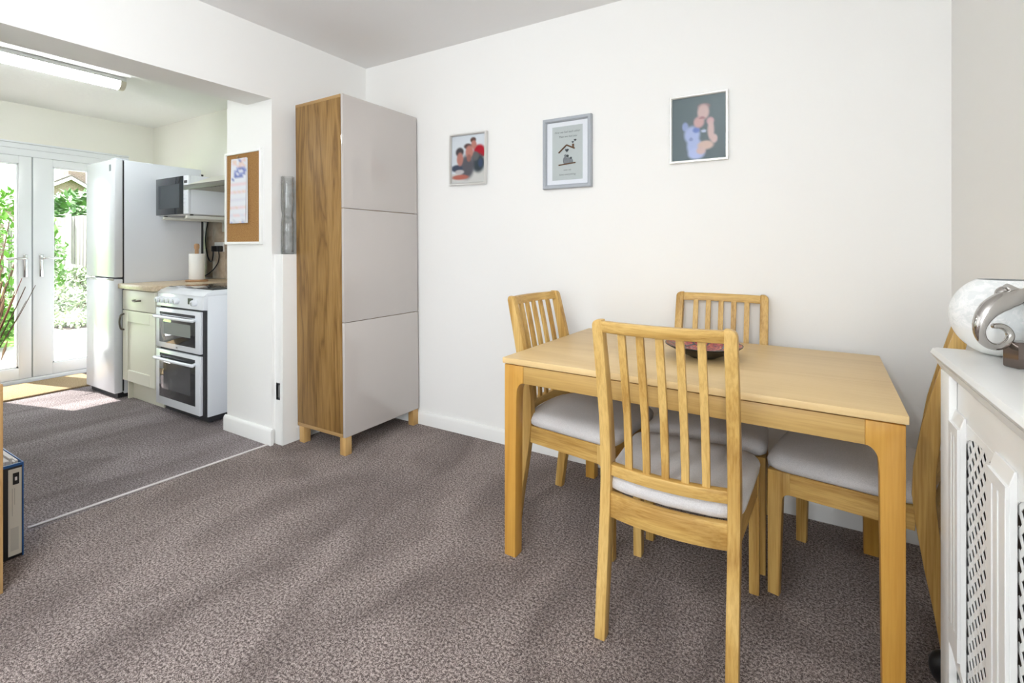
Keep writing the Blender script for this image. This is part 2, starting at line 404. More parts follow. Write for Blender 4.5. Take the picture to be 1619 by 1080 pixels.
def handle(lf, y, d):
    X = KX+.025
    h = bx('door_handle', (X, y-.014, .905, X+.010, y+.014, 1.10), CHROME, lf, .004)
    tb('lever', spline([(X+.005,y,1.068),(X+.035,y,1.068),(X+.045,y+d*.02,1.068),(X+.045,y+d*.13,1.064)],5), .0085, CHROME, h)
    lt('lock_cylinder', [(0,.002),(.008,.002),(.008,.0)], CHROME, h, 16, (X+.006, y, .96))
handle(lfa, 1.443, -1); handle(lfb, 1.545, 1)

# ================================================================== DINING FURNITURE
# ---- tall cabinet (local: x 0 = door front plane side, y along the wall)
cab = thing('tall_cabinet', 'tall oak cabinet with glossy warm grey doors in the corner', 'cabinet', (-2.178, 1.842, 0), R(-.4)); cab.rotation_euler = (0, R(-.65), R(-.4))
H0, H1, D, WD = .10, 2.02, .42, .598
dx = -.018
bx('side_panel', (-D, 0, H0+.02, dx-.002, .018, H1-.018), CABW, cab, .001)
bx('side_panel', (-D, WD-.018, H0+.02, dx-.002, WD, H1-.018), CABW, cab, .001)
bx('top_panel', (-D, 0, H1-.018, dx-.002, WD, H1), CABX, cab, .001)
bx('bottom_panel', (-D, 0, H0, dx-.002, WD, H0+.02), CABX, cab, .001)
bx('back_panel', (-D, .018, H0+.02, -D+.006, WD-.018, H1-.018), CABW, cab)
for k in range(2): bx('shelf', (-D+.01, .018, .735+.64*k, dx-.006, WD-.018, .755+.64*k), CABX, cab)
for k in range(3):
    bx('door', (dx, .001, H0+.64*k+.0015, 0, WD-.001, H0+.64*(k+1)-.0015), LACQ, cab, .0012)
LEGW = wood('cabinet_leg_oak', (.38,.21,.07,1), (.54,.33,.12,1), (.66,.44,.2,1), 'z')
for x in (-.048, -.41):
    for y in (.004, WD-.049): bx('leg', (x, y, 0, x+.045, y+.045, H0), LEGW, cab, .002)
bx('hinge_clip', (-.03, WD, .55, -.022, WD+.002, .64), DARKGAP, cab)

# ---- table
tab = thing('dining_table', 'oak extending dining table with square rounded-corner legs', 'table', (-.363, 1.940, 0), R(-1.97))
TW, TD, TH = .6, .4, .745
bx('tabletop', (-TW, -TD, TH-.022, TW, TD, TH), TTOP, tab, .003)
bx('tabletop_extension_leaf', (-TW+.03, -TD+.03, TH-.030, TW-.03, TD-.03, TH-.0225), TAPR['x'], tab)
lw, lt0, ap, ri = .054, .05, .655, .042
for sx in (-1, 1):
    for sy in (-1, 1):
        ox, oy = sx*(TW-.006), sy*(TD-.006)
        # front-plane profile with a curved flare into the apron
        e = lw+.028
        pts = [(ox, 0), (ox, TH-.026), (ox-sx*e, TH-.026), (ox-sx*e, ap)]
        for k in range(1, 9):
            a = (pi/2)*k/8
            pts.append((ox-sx*(e-.028*sin(a)*1.0), ap-ri*(1-cos(a))))
        pts.append((ox-sx*lw*.97, ap-ri-.03)); pts.append((ox-sx*lw*.86, 0))
        y0, y1 = sorted((oy, oy-sy*lt0))
        pr('leg', pts, 'y', y0, y1, TLEG, tab, .003)
e = lw+.028+.006
for sy in (-1, 1):
    y0, y1 = sorted((sy*(TD-.008), sy*(TD-.030)))
    bx('apron', (-TW+e, y0, ap, TW-e, y1, TH-.026), TAPR['x'], tab, .001)
for sx in (-1, 1):
    x0, x1 = sorted((sx*(TW-.008), sx*(TW-.030)))
    bx('apron', (x0, -TD+.056, ap, x1, TD-.056, TH-.026), TAPR['y'], tab, .001)

# ---- chairs: local +y is the way the sitter faces
ZP = [(0,-.228,.036),(.12,-.213,.041),(.25,-.192,.046),(.37,-.176,.051),(.45,-.169,.053),(.53,-.171,.051),(.65,-.186,.046),(.78,-.214,.041),(.88,-.238,.036),(.949,-.255,.031)]
def yz(z):
    for (a, b) in zip(ZP, ZP[1:]):
        if z <= b[0]: t = (z-a[0])/(b[0]-a[0]); return a[1]+(b[1]-a[1])*t, a[2]+(b[2]-a[2])*t
    return ZP[-1][1:]
HX = .195; PT = .032
def bow(x): return -.020*(1-(x/.163)**2) if abs(x) < .163 else 0
def curved_bar(name, x0, x1, z0, z1, ybase, th, m, parent, bowed=1.0, n=12, lean=0):
    bm = bmesh.new(); L = []
    for i in range(n+1):
        x = x0+(x1-x0)*i/n; b = bowed*-.022*(1-((2*(x-x0)/(x1-x0))-1)**2)
        L.append([bm.verts.new((x, ybase+b+dy+l, z)) for dy, z, l in ((-th/2,z0,0),(th/2,z0,0),(th/2,z1,lean),(-th/2,z1,lean))])
    for i in range(n):
        for k in range(4): bm.faces.new([L[i][k], L[i][(k+1)%4], L[i+1][(k+1)%4], L[i+1][k]])
    bm.faces.new(L[0]); bm.faces.new(L[-1][::-1])
    es = [e for e in bm.edges if abs(e.verts[0].co.x-e.verts[1].co.x) > 1e-4]
    bmesh.ops.bevel(bm, geom=es, offset=.0022, segments=2, profile=.5, affect='EDGES')
    return mk(name, bm, m, parent)
def make_chair(label, loc, rz):
    t = thing('dining_chair', label, 'chair', loc, rz, 'oak dining chairs around the table')
    # rear posts
    for s in (-1, 1):
        zs = [0,.06,.12,.19,.25,.31,.37,.41,.45,.49,.53,.59,.65,.72,.78,.83,.88,.92,.949]
        back = [(yz(z)[0]-yz(z)[1]/2, z) for z in zs]; front = [(yz(z)[0]+yz(z)[1]/2, z) for z in zs]
        x0, x1 = sorted((s*HX, s*(HX-PT)))
        bm = bmesh.new(); prism(bm, back+front[::-1], 'x', x0, x1)
        ce = [e for e in bm.edges if all(v.co.z > .94 and abs(abs(v.co.x)-HX) < 1e-4 for v in e.verts)]
        bmesh.ops.bevel(bm, geom=ce, offset=.020, segments=5, profile=.5, affect='EDGES')
        es = [e for e in bm.edges if len(e.link_faces) == 2 and e.calc_face_angle(0) > R(50)]
        bmesh.ops.bevel(bm, geom=es, offset=.003, segments=2, profile=.5, affect='EDGES')
        mk('rear_leg', bm, OAK['z'], t)
    # front legs with curved shoulder
    for s in (-1, 1):
        yf = .232; w = .044; e = w+.022; zt, zr, r = .415, .345, .024
        pts = [(yf, 0), (yf, zt), (yf-e, zt), (yf-e, zr)]
        for k in range(1, 7):
            a = pi/2*k/6; pts.append((yf-(e-.022*sin(a)), zr-r*(1-cos(a))))
        pts += [(yf-w*.96, zr-r-.04), (yf-w*.78, 0)]
        x0, x1 = sorted((s*.212, s*.181))
        pr('front_leg', pts, 'x', x0, x1, OAK['z'], t, .0025)
    # seat rails
    for s in (-1, 1):
        bm = bmesh.new(); y0, y1 = -.150, .167
        a = [bm.verts.new((s*(HX-.004), y0, z)) for z in (.345,.415)]; b = [bm.verts.new((s*(HX-.026), y0, z)) for z in (.345,.415)]
        c = [bm.verts.new((s*.209, y1, z)) for z in (.345,.415)]; d = [bm.verts.new((s*.187, y1, z)) for z in (.345,.415)]
        for q in ((a[0],a[1],c[1],c[0]),(b[0],d[0],d[1],b[1]),(a[1],b[1],d[1],c[1]),(a[0],c[0],d[0],b[0]),(a[0],b[0],b[1],a[1]),(c[0],c[1],d[1],d[0])): bm.faces.new(q)
        mk('side_rail', bm, OAK['y'], t)
    bx('front_rail', (-.182, .205, .345, .182, .227, .415), OAK['x'], t, .002)
    curved_bar('back_rail', -.164, .164, .342, .415, yz(.38)[0]-.006, .022, OAK['x'], t)
    curved_bar('lower_back_rail', -.164, .164, .466, .500, yz(.48)[0]-.004, .026, OAK['x'], t)
    curved_bar('top_rail', -.164, .164, .911, .945, yz(.925)[0], .023, OAK['x'], t, lean=-.010)
    # slats
    for k in range(5):
        x = (k-2)*.0543; bm = bmesh.new(); Ls = []
        n = 10
        for i in range(n+1):
            z = .495+(.915-.495)*i/n; f = i/n
            y = yz(z)[0]+.9*bow(x)+(-.004*(1-f))
            Ls.append([bm.verts.new((x+a, y+b, z)) for a, b in ((-.0105,-.0065),(.0105,-.0065),(.0105,.0065),(-.0105,.0065))])
        for i in range(n):
            for j in range(4): bm.faces.new([Ls[i][j], Ls[i][(j+1)%4], Ls[i+1][(j+1)%4], Ls[i+1][j]])
        bm.faces.new(Ls[0]); bm.faces.new(Ls[-1])
        es = [e for e in bm.edges if abs(e.verts[0].co.z-e.verts[1].co.z) > .02]
        bmesh.ops.bevel(bm, geom=es, offset=.002, segments=2, profile=.5, affect='EDGES')
        mk('slat', bm, OAK['z'], t)
    # cushion
    bm = bmesh.new()
    n = 56; out = []
    for k in range(n):
        a = 2*pi*k/n; ca, sa = cos(a), sin(a); p = 2/9
        x = abs(ca)**p*(1 if ca > 0 else -1); y = abs(sa)**p*(1 if sa > 0 else -1)
        out.append((x*(.207+.011*y), y))
    rings = []
    for f, z in ((.955,.4155),(1,.424),(1.012,.440),(.995,.455),(.95,.467),(.86,.4755),(.68,.482),(.40,.487)):
        rings.append([bm.verts.new((x*f, .035+.208*y*f-(.024*max(0, 1-(x/.19)**2)*f**3 if y < 0 else 0)*min(1, -y*1.5), z - (.006 if z > .45 else 0)*abs(x/.21)**2)) for x, y in out])
    for i in range(len(rings)-1):
        for k in range(n): bm.faces.new([rings[i][k], rings[i][(k+1)%n], rings[i+1][(k+1)%n], rings[i+1][k]])
    ct = bm.verts.new((0,.035,.489))
    for k in range(n): bm.faces.new([rings[-1][k], rings[-1][(k+1)%n], ct])
    bm.faces.new(rings[0][::-1])
    mk('seat_cushion', bm, SEATF, t, ang=60)
    return t
make_chair('oak chair nearest the camera, its slatted back turned to us', (-.338, 1.612, 0), R(0))
make_chair('oak chair at the table end nearest the tall cabinet', (-.812, 1.963, 0), R(-95.5))
make_chair('oak chair on the far side of the table with its back to the wall', (-.326, 2.166, 0), R(180))
make_chair('oak chair at the table end half hidden by the white radiator cover', (.166, 2.010, 0), R(78.5))

# ---- dish on the table
def mosaic(name):
    m = mat(name, (.25,.02,.02,1), .25, coat=.3); n = N(m); v = n.coords()
    a = n.noise(v, 95, 3, .7); base = n.ramp(a, [(.35, (.10,.008,.012,1)), (.5, (.30,.018,.018,1)), (.60, (.45,.05,.02,1)), (.68, (.75,.35,.10,1))])
    vo = n.new('ShaderNodeTexVoronoi', feature='DISTANCE_TO_EDGE'); vo.inputs['Scale'].default_value = 17; n.l(v, vo.inputs['Vector'])
    ed = n.ramp(vo.outputs[0], [(.03, (0,0,0,1)), (.07, (1,1,1,1))])
    n.l(n.mix((.02,.012,.015,1), base, ed), n.b.inputs['Base Color']); return m
dish = thing('decorative_dish', 'shallow dark dish with red and gold mosaic inside on the table', 'dish', (-.325, 1.955, .745))
lt('shell', [(0,0),(.045,0),(.05,.004),(.085,.018),(.125,.040),(.137,.047),(.138,.050),(.134,.0505)], BLACK, dish, 56, ang=60)
lt('mosaic_lining', [(.1345,.0505),(.118,.044),(.08,.026),(.04,.014),(0,.011)], mosaic('red_mosaic'), dish, 56, ang=60)

# ================================================================== PICTURES
def vcol_mat(name, rough=.45):
    m = mat(name, (1,1,1,1), rough); n = N(m); a = n.new('ShaderNodeAttribute'); a.attribute_name = 'Col'; n.l(a.outputs['Color'], n.b.inputs['Base Color']); return m
VCOL = vcol_mat('printed_ink', .9); VCOL.node_tree.nodes['Principled BSDF'].inputs['Specular IOR Level'].default_value = .1
def print_grid(name, rows, key, w, h, parent, y=0):
    nr, nc = len(rows), len(rows[0]); vs = []; cols = []
    for j in range(nr):
        for i in range(nc):
            vs.append((-w/2+w*i/(nc-1), y, h/2-h*j/(nr-1))); cols.append(key[rows[j][i]])
    fs = [(j*nc+i, (j+1)*nc+i, (j+1)*nc+i+1, j*nc+i+1) for j in range(nr-1) for i in range(nc-1)]
    me = bpy.data.meshes.new(name); me.from_pydata(vs, [], fs); me.update()
    at = me.color_attributes.new('Col', 'FLOAT_COLOR', 'POINT')
    for i, c in enumerate(cols): at.data[i].color = tuple(c[:3])+(1,)
    me.materials.append(VCOL); o = bpy.data.objects.new(name, me); C.objects.link(o); o.parent = parent; return o
def frame(label, x0, x1, z0, z1, fw, depth, m, tilt=0, inner=.008):
    cx, cz, w, h = (x0+x1)/2, (z0+z1)/2, x1-x0, z1-z0
    t = thing('picture_frame', label, 'picture', (cx, YW-.002, cz), 0, 'pictures on the back wall'); t.rotation_euler = (0, tilt, 0)
    prof = [(0,0),(0,-depth*.8),(fw*.18,-depth),(fw*.7,-depth),(fw,-depth*.7),(fw,0)]
    cor = [(-w/2,-h/2),(w/2,-h/2),(w/2,h/2),(-w/2,h/2)]
    for k in range(4):
        a, b = cor[k], cor[(k+1)%4]; d = Vector((b[0]-a[0], 0, b[1]-a[1])); L = d.length; d.normalize(); nrm = Vector((-d.z, 0, d.x))
        bm = bmesh.new(); A = []; B = []
        for off, y in prof:
            A.append(bm.verts.new(Vector((a[0],y,a[1]))+nrm*off+d*off)); B.append(bm.verts.new(Vector((b[0],y,b[1]))+nrm*off-d*off))
        for i in range(len(prof)): bm.faces.new([A[i], B[i], B[(i+1)%len(prof)], A[(i+1)%len(prof)]])
        bm.faces.new(A); bm.faces.new(B[::-1]); mk('frame_side', bm, m, t, ang=30)
    bx('backing', (-w/2+fw*.5, -.004, -h/2+fw*.5, w/2-fw*.5, -.001, h/2-fw*.5), BLACK, t)
    bx('glass_pane', (-w/2+fw*.9, -depth*.5-.002, -h/2+fw*.9, w/2-fw*.9, -depth*.5, h/2-fw*.9), PICG, t)
    return t, w, h
SILV = mat('silver_frame', (.72,.71,.69,1), .28, .85)
WFR = mat('white_silver_frame', (.86,.86,.84,1), .25, .3)
GREYF = paint('dove_grey_frame', (.40,.43,.47,1), .5, .03, 40)
def painted(name, base, blobs, w, h, parent, y, nc=44, nr=52):
    g = []
    for j in range(nr):
        row = []
        for i in range(nc):
            u, v = i/(nc-1), j/(nr-1); c = list(base(u, v)[:3])
            for (cx, cy, rx, ry, col) in blobs:
                d = ((u-cx)/rx)**2+((v-cy)/ry)**2; k = max(0, min(1, (1.45-d)/1.0)); k = k*k*(3-2*k)
                c = [c[q]+(col[q]-c[q])*k for q in range(3)]
            row.append(tuple(c))
        g.append(row)
    key = {}; rows = []
    for j in range(nr):
        r = []
        for i in range(nc): key[(j, i)] = g[j][i]; r.append((j, i))
        rows.append(r)
    return print_grid(name, rows, key, w, h, parent, y)
t, w, h = frame('small silver frame, a family in grey and red', -1.918, -1.640, 1.547, 1.867, .013, .022, SILV, R(1.0))
sk = lin(186,126,114); gr = lin(92,92,99); dk = lin(58,68,74); rd = lin(178,24,44)
painted('photograph', lambda u, v: lin(214,221,228) if v < .80-.06*u else lin(208,208,204), [
    (.82,.33,.17,.12,rd), (.93,.40,.08,.08,rd), (.64,.11,.09,.06,lin(92,68,62)), (.66,.21,.085,.09,sk), (.80,.60,.20,.20,dk), (.86,.60,.07,.09,lin(60,76,104)),
    (.70,.45,.12,.10,lin(96,98,100)), (.46,.66,.23,.26,gr), (.48,.23,.12,.06,lin(98,78,78)), (.53,.35,.12,.13,sk), (.52,.48,.07,.08,lin(150,104,96)),
    (.16,.68,.18,.08,lin(64,74,94)), (.24,.34,.13,.10,lin(78,72,76)), (.25,.49,.10,.14,sk), (.24,.76,.14,.05,lin(190,186,188)), (.26,.87,.26,.055,lin(180,104,90))], w-.024, h-.024, t, -.006)
t, w, h = frame('white edged frame, a child in pale blue on grey', -.561, -.297, 1.567, 1.891, .012, .02, WFR)
pk = lin(208,184,182); bl = lin(172,186,224)
painted('photograph', lambda u, v: lin(104+18*u*(1-v), 117+18*u*(1-v), 122+18*u*(1-v)), [
    (.25,.46,.06,.07,lin(150,164,204)), (.38,.60,.15,.14,bl), (.42,.78,.14,.14,bl), (.46,.90,.16,.09,lin(178,190,228)), (.46,.53,.07,.045,lin(118,138,198)), (.36,.67,.04,.03,lin(140,152,196)),
    (.60,.17,.12,.05,lin(156,136,138)), (.59,.26,.11,.12,pk), (.51,.41,.10,.09,lin(204,170,170)), (.57,.35,.06,.02,lin(170,132,136)), (.72,.41,.07,.06,lin(206,172,178)),
    (.73,.55,.06,.16,pk), (.79,.69,.06,.07,pk), (.63,.78,.15,.07,lin(210,186,176)), (.55,.86,.09,.06,pk), (.60,.555,.05,.025,lin(190,200,222))], w-.022, h-.022, t, -.006)
# middle picture: grey box frame with mount and pebble picture
t, w, h = frame('dove grey box frame with a little pebble house picture', -1.254, -.965, 1.484, 1.873, .022, .026, GREYF)
bx('mount', (-w/2+.020, -.008, -h/2+.020, w/2-.020, -.006, h/2-.020), mat('white_mount', (.80,.83,.88,1), .8), t)
art = bx('printed_card', (-.072, -.0095, -.118, .072, -.0082, .118), mat('pale_sage_card', (.50,.55,.55,1), .8), t)
art.scale = (1.25, 1, 1.25)
TWIG = mat('twig_brown', (.13,.065,.03,1), .8); PEB = mat('pebble_grey', (.19,.21,.23,1), .6); PEBD = mat('pebble_dark', (.04,.05,.06,1), .6)
Y_ = -.0125
tb('twig', [(-.040,Y_,.002),(-.002,Y_,.034)], .0032, TWIG, art, 8); tb('twig', [(-.002,Y_,.034),(.036,Y_,.016)], .0032, TWIG, art, 8)
tb('twig', [(-.040,Y_,-.052),(.040,Y_,-.046)], .0028, TWIG, art, 8); bx('chimney_piece', (.024, -.0125, .020, .033, -.0095, .036), TWIG, art)
def pebble(x, z, rx, rz, m, name='pebble'):
    bm = bmesh.new(); bmesh.ops.create_uvsphere(bm, u_segments=14, v_segments=8, radius=1)
    for v in bm.verts: v.co = (x+v.co.x*rx, -.0105+v.co.y*.003, z+v.co.z*rz)
    return mk(name, bm, m, art, ang=80)
pebble(-.009,-.033,.012,.016,PEB); pebble(.006,-.034,.010,.014,PEB); pebble(.019,-.038,.009,.011,PEB)
pebble(-.008,-.012,.006,.006,PEB); pebble(.002,-.014,.006,.006,PEBD); pebble(.018,-.024,.005,.005,PEBD)
def heart(x, z, s, m):
    pts = []
    for k in range(24):
        a = 2*pi*k/24; pts.append((x+s*16*sin(a)**3/16, z+s*(13*cos(a)-5*cos(2*a)-2*cos(3*a)-cos(4*a))/16))
    return pr('heart', pts, 'y', -.0125, -.0095, m, art)
heart(-.001, .011, .0085, PEBD); heart(.027, .044, .005, PEBD); heart(.038, .052, .0055, PEBD)
INK = mat('grey_ink', (.12,.13,.14,1), .8)
def text(body, x, z, size, parent, m, name='lettering', rot=(R(90),0,0), y=-.0099, shear=.3):
    cu = bpy.data.curves.new(name, 'FONT'); cu.body = body; cu.size = size; cu.align_x = 'CENTER'; cu.shear = shear
    tmp = bpy.data.objects.new('tmp', cu); C.objects.link(tmp)
    me = bpy.data.meshes.new_from_object(tmp.evaluated_get(bpy.context.evaluated_depsgraph_get()))
    bpy.data.objects.remove(tmp); me.materials.clear(); me.materials.append(m); me.name = name
    o = bpy.data.objects.new(name, me); C.objects.link(o); o.parent = parent; o.location = (x, y, z); o.rotation_euler = rot; return o
bpy.context.view_layer.update()
text('First we had each other', 0, .088, .0125, art, INK); text('Then we had you', .002, .068, .0125, art, INK)
text('now we', 0, -.078, .011, art, INK); text('have everything', 0, -.098, .0125, art, INK)

# ================================================================== RADIATOR COVER (right wall)
rc = thing('radiator_cover', 'white radiator cover with fluted pilasters and pierced lattice panels', 'radiator cover', (0,0,0))
RX, RT, RY0, RY1 = .278, .92, .10, 1.506           # face plane, top height, near end, far end
bm = bmesh.new(); prism(bm, [(RX-.017,RT-.012),(RX-.012,RT-.002),(RX-.004,RT),(XR,RT),(XR,RT-.026),(RX-.004,RT-.026),(RX-.013,RT-.020)], 'y', RY0-.016, RY1+.016, .003)
mk('top_shelf', bm, COVERW, rc)
prism_pts = [(RX+.014,RT-.026),(RX-.008,RT-.026),(RX-.006,RT-.034),(RX+.002,RT-.048),(RX+.014,RT-.060)]
pr('cornice_moulding', prism_pts, 'y', RY0, RY1, COVERW, rc)
bx('end_panel', (RX+.014, RY1-.018, 0, XR, RY1, RT-.026), COVERW, rc, .002)
bx('end_panel', (RX+.014, RY0, 0, XR, RY0+.018, RT-.026), COVERW, rc, .002)
bx('corner_stile', (RX, RY1-.076, 0, RX+.014, RY1, RT-.048), COVERW, rc, .0015)
bx('corner_stile', (RX, RY0, 0, RX+.014, RY0+.05, RT-.048), COVERW, rc, .0015)
bx('frieze', (RX+.0145, RY0+.018, .785, RX+.026, RY1-.018, RT-.026), COVERW, rc)
bx('base_rail', (RX+.0145, RY0+.018, .0, RX+.026, RY1-.018, .20), COVERW, rc)
pil = [(1.358, 1.430), (1.075, 1.169), (.79, .885), (.50, .595), (.21, .305)]
for (a, b) in pil:
    bm = bmesh.new()
    # pilaster with two real grooves: pieces between grooves are proud
    wdt = b-a; g = wdt*.085
    prism(bm, [(RX+.004,.27),(RX+.014,.22),(RX+.014,.800),(RX+.010,.800),(RX+.004,.778)], 'y', a, b, .001, 1)
    edges = [a, a+wdt*.30, a+wdt*.30+g, a+wdt*.62, a+wdt*.62+g, b]
    for q in ((edges[0], edges[1]), (edges[2], edges[3]), (edges[4], edges[5])):
        cube(bm, RX-.001, q[0], .335, RX+.0045, q[1], .755, .0008, 1)
    for z0, z1 in ((.285,.335),(.755,.775)): cube(bm, RX-.001, a, z0, RX+.0045, b, z1)
    mk('pilaster', bm, COVERW, rc)
# lattice panels, pierced diagonal grid
def lattice(y0, y1, z0, z1):
    bm = bmesh.new(); w = .0054; X0, X1 = RX+.0165, RX+.0178
    # arch-topped frame
    H = z1-z0; Wd = y1-y0
    def bar(c, s, xa, xb):     # line z - z0 = s*(y - y0) + c, clipped to the rectangle
        pts = []
        for y in (y0, y1):
            z = z0+s*(y-y0)+c
            if z0 <= z <= z1: pts.append((y, z))
        for z in (z0, z1):
            y = y0+((z-z0)-c)/s
            if y0 < y < y1: pts.append((y, z))
        if len(pts) < 2: return
        a, b = Vector((0,)+pts[0]), Vector((0,)+pts[1])
        if (b-a).length < .004: return
        d = (b-a).normalized(); nn = Vector((0,-d.z,d.y))*w
        q = [bm.verts.new(Vector((xx,0,0))+v) for xx in (xa, xb) for v in (a-nn, b-nn, b+nn, a+nn)]
        for f in ((0,1,2,3),(7,6,5,4),(0,4,5,1),(1,5,6,2),(2,6,7,3),(3,7,4,0)): bm.faces.new([q[i] for i in f])
    k = -int((H+Wd)/.037)-2
    for i in range(k, -k):
        bar(i*.037, 1.0, X0, X1); bar(i*.037, -1.0, X0+.0002, X1-.0002)
    return mk('lattice_panel', bm, COVERW, rc, smooth=False)
spans = [(pil[i+1][1], pil[i][0]) for i in range(len(pil)-1)]
for (a, b) in spans:
    lattice(a-.01, b+.01, .205, .775)
    # shaped head of the opening
    n = 14; pts = [(a-.01, .795)] + [(a-.01+(b-a+.02)*i/n, .795-.055*abs(2*i/n-1)**3) for i in range(n+1)][1:-1] + [(b+.01, .795)]
    low = [(a-.01+(b-a+.02)*i/n, .745+.030*sin(pi*i/n)**.6) for i in range(n+1)]
    hp = [(a-.01,.79)] + low + [(b+.01,.79)]
    pr('arched_head', hp, 'x', RX+.0140, RX+.0165, COVERW, rc)
RADD = mat('radiator_shadow_grey', (.10,.085,.075,1), .6)
bx('radiator', (RX+.05, RY0+.06, .10, RX+.15, RY1-.05, .78), mat('radiator_shade_dark', (.055,.045,.04,1), .6), rc, .01)  # radiator coloured near black to give the shade behind the lattice
# globe bowl
def floral(name):
    m = mat(name, (.90,.91,.91,1), .3, trans=.04, ior=1.2); n = N(m); v = n.coords()
    a = n.noise(v, 26, 4, .6, 2.2); f = n.ramp(a, [(.44, (.82,.84,.84,1)), (.50, (.95,.95,.95,1)), (.56, (.85,.87,.87,1)), (.62, (.96,.96,.96,1))])
    z = n.new('ShaderNodeSeparateXYZ'); tc = n.new('ShaderNodeTexCoord'); n.l(tc.outputs['Object'], z.inputs[0])
    k = n.ramp(z.outputs[2], [(.055, (0,0,0,1)), (.065, (1,1,1,1))])
    n.l(n.mix((.89,.89,.87,1), f, k), n.b.inputs['Base Color']); return m
gb = thing('globe_bowl', 'frosted white floral glass globe bowl on the radiator cover', 'bowl', (.381, 1.486, RT))
prof = [(.0,.0),(.030,0),(.036,.003)]
rr, cz = .092, .086
for k in range(3, 25):
    a = -pi/2+pi*k/28
    if (rr*cos(a) > .038 or a > 0) and cz+rr*sin(a) < .163: prof.append((rr*cos(a), cz+rr*sin(a)))
prof.append((sqrt(rr**2-.080**2), cz+.080))
inner = [(max(r-.003, 0), z+.001) for r, z in prof[::-1]]
inner[-1] = (0, .004)
lt('glass_body', prof+inner, floral('frosted_floral_glass'), gb, 56, ang=60)
# dolphin sculpture
sc_ = thing('dolphin_sculpture', 'shiny dark chrome sculpture of curled dolphins on the radiator cover', 'ornament', (.369, 1.343, RT), .539)
kpx = .962/770
def dol(m, name):
    P = [(1640,455,5),(1626,466,10),(1608,474,15),(1590,480,17.5),(1572,491,16),(1560,507,12.5),(1556,524,9.5),(1561,539,8),(1573,549,7),(1588,552,6.8),(1602,547,6.8),(1610,536,6.8),(1607,526,6.3),(1597,520,5.8),(1584,520,4.6)]
    pts = spline([((m*(x-1621)*kpx), -.006+.0012*i*m, (585-y)*kpx, ) for i, (x, y, r) in enumerate(P)], 6)
    rs = []
    for i in range(len(P)-1):
        for k in range(6): rs.append((P[i][2]+(P[i+1][2]-P[i][2])*k/6)*kpx*.86)
    rs.append(P[-1][2]*kpx*.6)
    return tb(name, pts, rs, DCHROME, sc_, 20)
dol(1, 'dolphin'); 
o2 = dol(-1, 'dolphin'); o2.location = (0, .012, .0)
bm = bmesh.new(); bmesh.ops.create_uvsphere(bm, u_segments=24, v_segments=14, radius=1)
for v in bm.verts: v.co = ((1607-1621)*kpx+v.co.x*14*kpx, .014+v.co.y*.014, (585-470)*kpx+v.co.z*14*kpx)
mk('dolphin_head', bm, DCHROME, sc_, ang=80)  # rounded dome, the head of the second dolphin
bm = bmesh.new(); prism(bm, [(-.019,-.014),(.019,-.014),(.019,.016),(-.019,.016)], 'z', 0, .052, .004, 3)
mk('plinth', bm, mat('bronze_glaze', (.23,.19,.17,1), .15, 1), sc_)
# black rounded thing on the floor behind the cover's far end
bm = bmesh.new(); bmesh.ops.create_uvsphere(bm, u_segments=20, v_segments=12, radius=1)
for v in bm.verts:
    v.co = (v.co.x*.030, v.co.y*.030, .042+v.co.z*.042)
bo = mk('rubber_stopper', bm, BLACK, ang=80); bo.location = (.318, 1.70, 0)
tag(bo, 'rounded black rubber stopper on carpet by the chair foot', 'stopper')

# ================================================================== PIER: cork board, calendar, vase on ledge
cb = thing('cork_board', 'white framed cork notice board on the pier', 'notice board', (-2.962, JY, 1.467))
w, h = .385, .575
CBF = mat('white_board_frame', (.86,.86,.84,1), .5)
bx('cork_panel', (-w/2+.01, -.010, -h/2+.01, w/2-.01, -.001, h/2-.01), CORK, cb)
for q in ((-w/2,-h/2,-w/2+.016,h/2),(w/2-.016,-h/2,w/2,h/2),(-w/2+.016,-h/2,w/2-.016,-h/2+.016),(-w/2+.016,h/2-.016,w/2-.016,h/2)):
    bx('frame_side', (q[0], -.018, q[1], q[2], 0, q[3]), CBF, cb, .002)
cal = thing('wall_calendar', 'long narrow paper calendar pinned to the cork board', 'calendar', (-3.000, JY-.012, 1.712))
kc = {'w': lin(222,224,230), 'p': lin(226,205,210), 'b': lin(120,130,185), 'B': lin(150,160,205), 'g': lin(205,208,216), 'o': lin(222,200,190), 'l': lin(214,214,224)}
pc = ["wwwgwwpw","woowbpow","wpowooww","wwwpopow","wwwBbbBw","wwBbwwbB","wwbwBBbw","wwbbbbww","wbwwwwww","wwwwwwww","pppppppp","wwwwwwww","wwwwwwww","ppopopop","wwwwwwww","wwwwwwww","llllllll","wwwwwwww","wwwwwwww","oppopppo","wwwwwwww","wwwwwwww","llpppllp","wwwwwwww","wwgwwwgw","gBgggoBg"]
pg = print_grid('top_sheet', pc, kc, .168, .402, cal, 0)
for v in pg.data.vertices:
    v.co.z -= .201; v.co.y -= .010*(-v.co.z/.402)+.002
for k in range(2):
    bm = bmesh.new(); off = .004+.002*k
    q = [(-.082+off*1.2,-.001+.0005*k,-.004),(.084+off,-.001+.0005*k,-.004),(.086+off*2,-.006+.003*k,-.402),(-.080+off,-.006+.003*k,-.402)]
    bm.faces.new([bm.verts.new(p) for p in q]); mk('under_sheet', bm, CARDW, cal)
lt('push_pin', [(0,.012),(.006,.012),(.0075,.006),(.004,.004),(.004,0),(0,0)], mat('brass_pin', (.4,.3,.18,1), .3, 1), cal, 14).location = (.006, -.012, -.004)
vz = lt('glass_vase', [(0,0),(.034,0),(.0375,.004),(.0375,.17),(.036,.205),(.032,.225),(.032,.24),(.036,.265),(.0375,.30),(.0375,.462),(.035,.462),(.035,.30),(.0335,.265),(.0295,.24),(.0295,.225),(.0335,.205),(.035,.17),(.035,.012),(0,.010)], VGLASS, None, 40, ang=60)
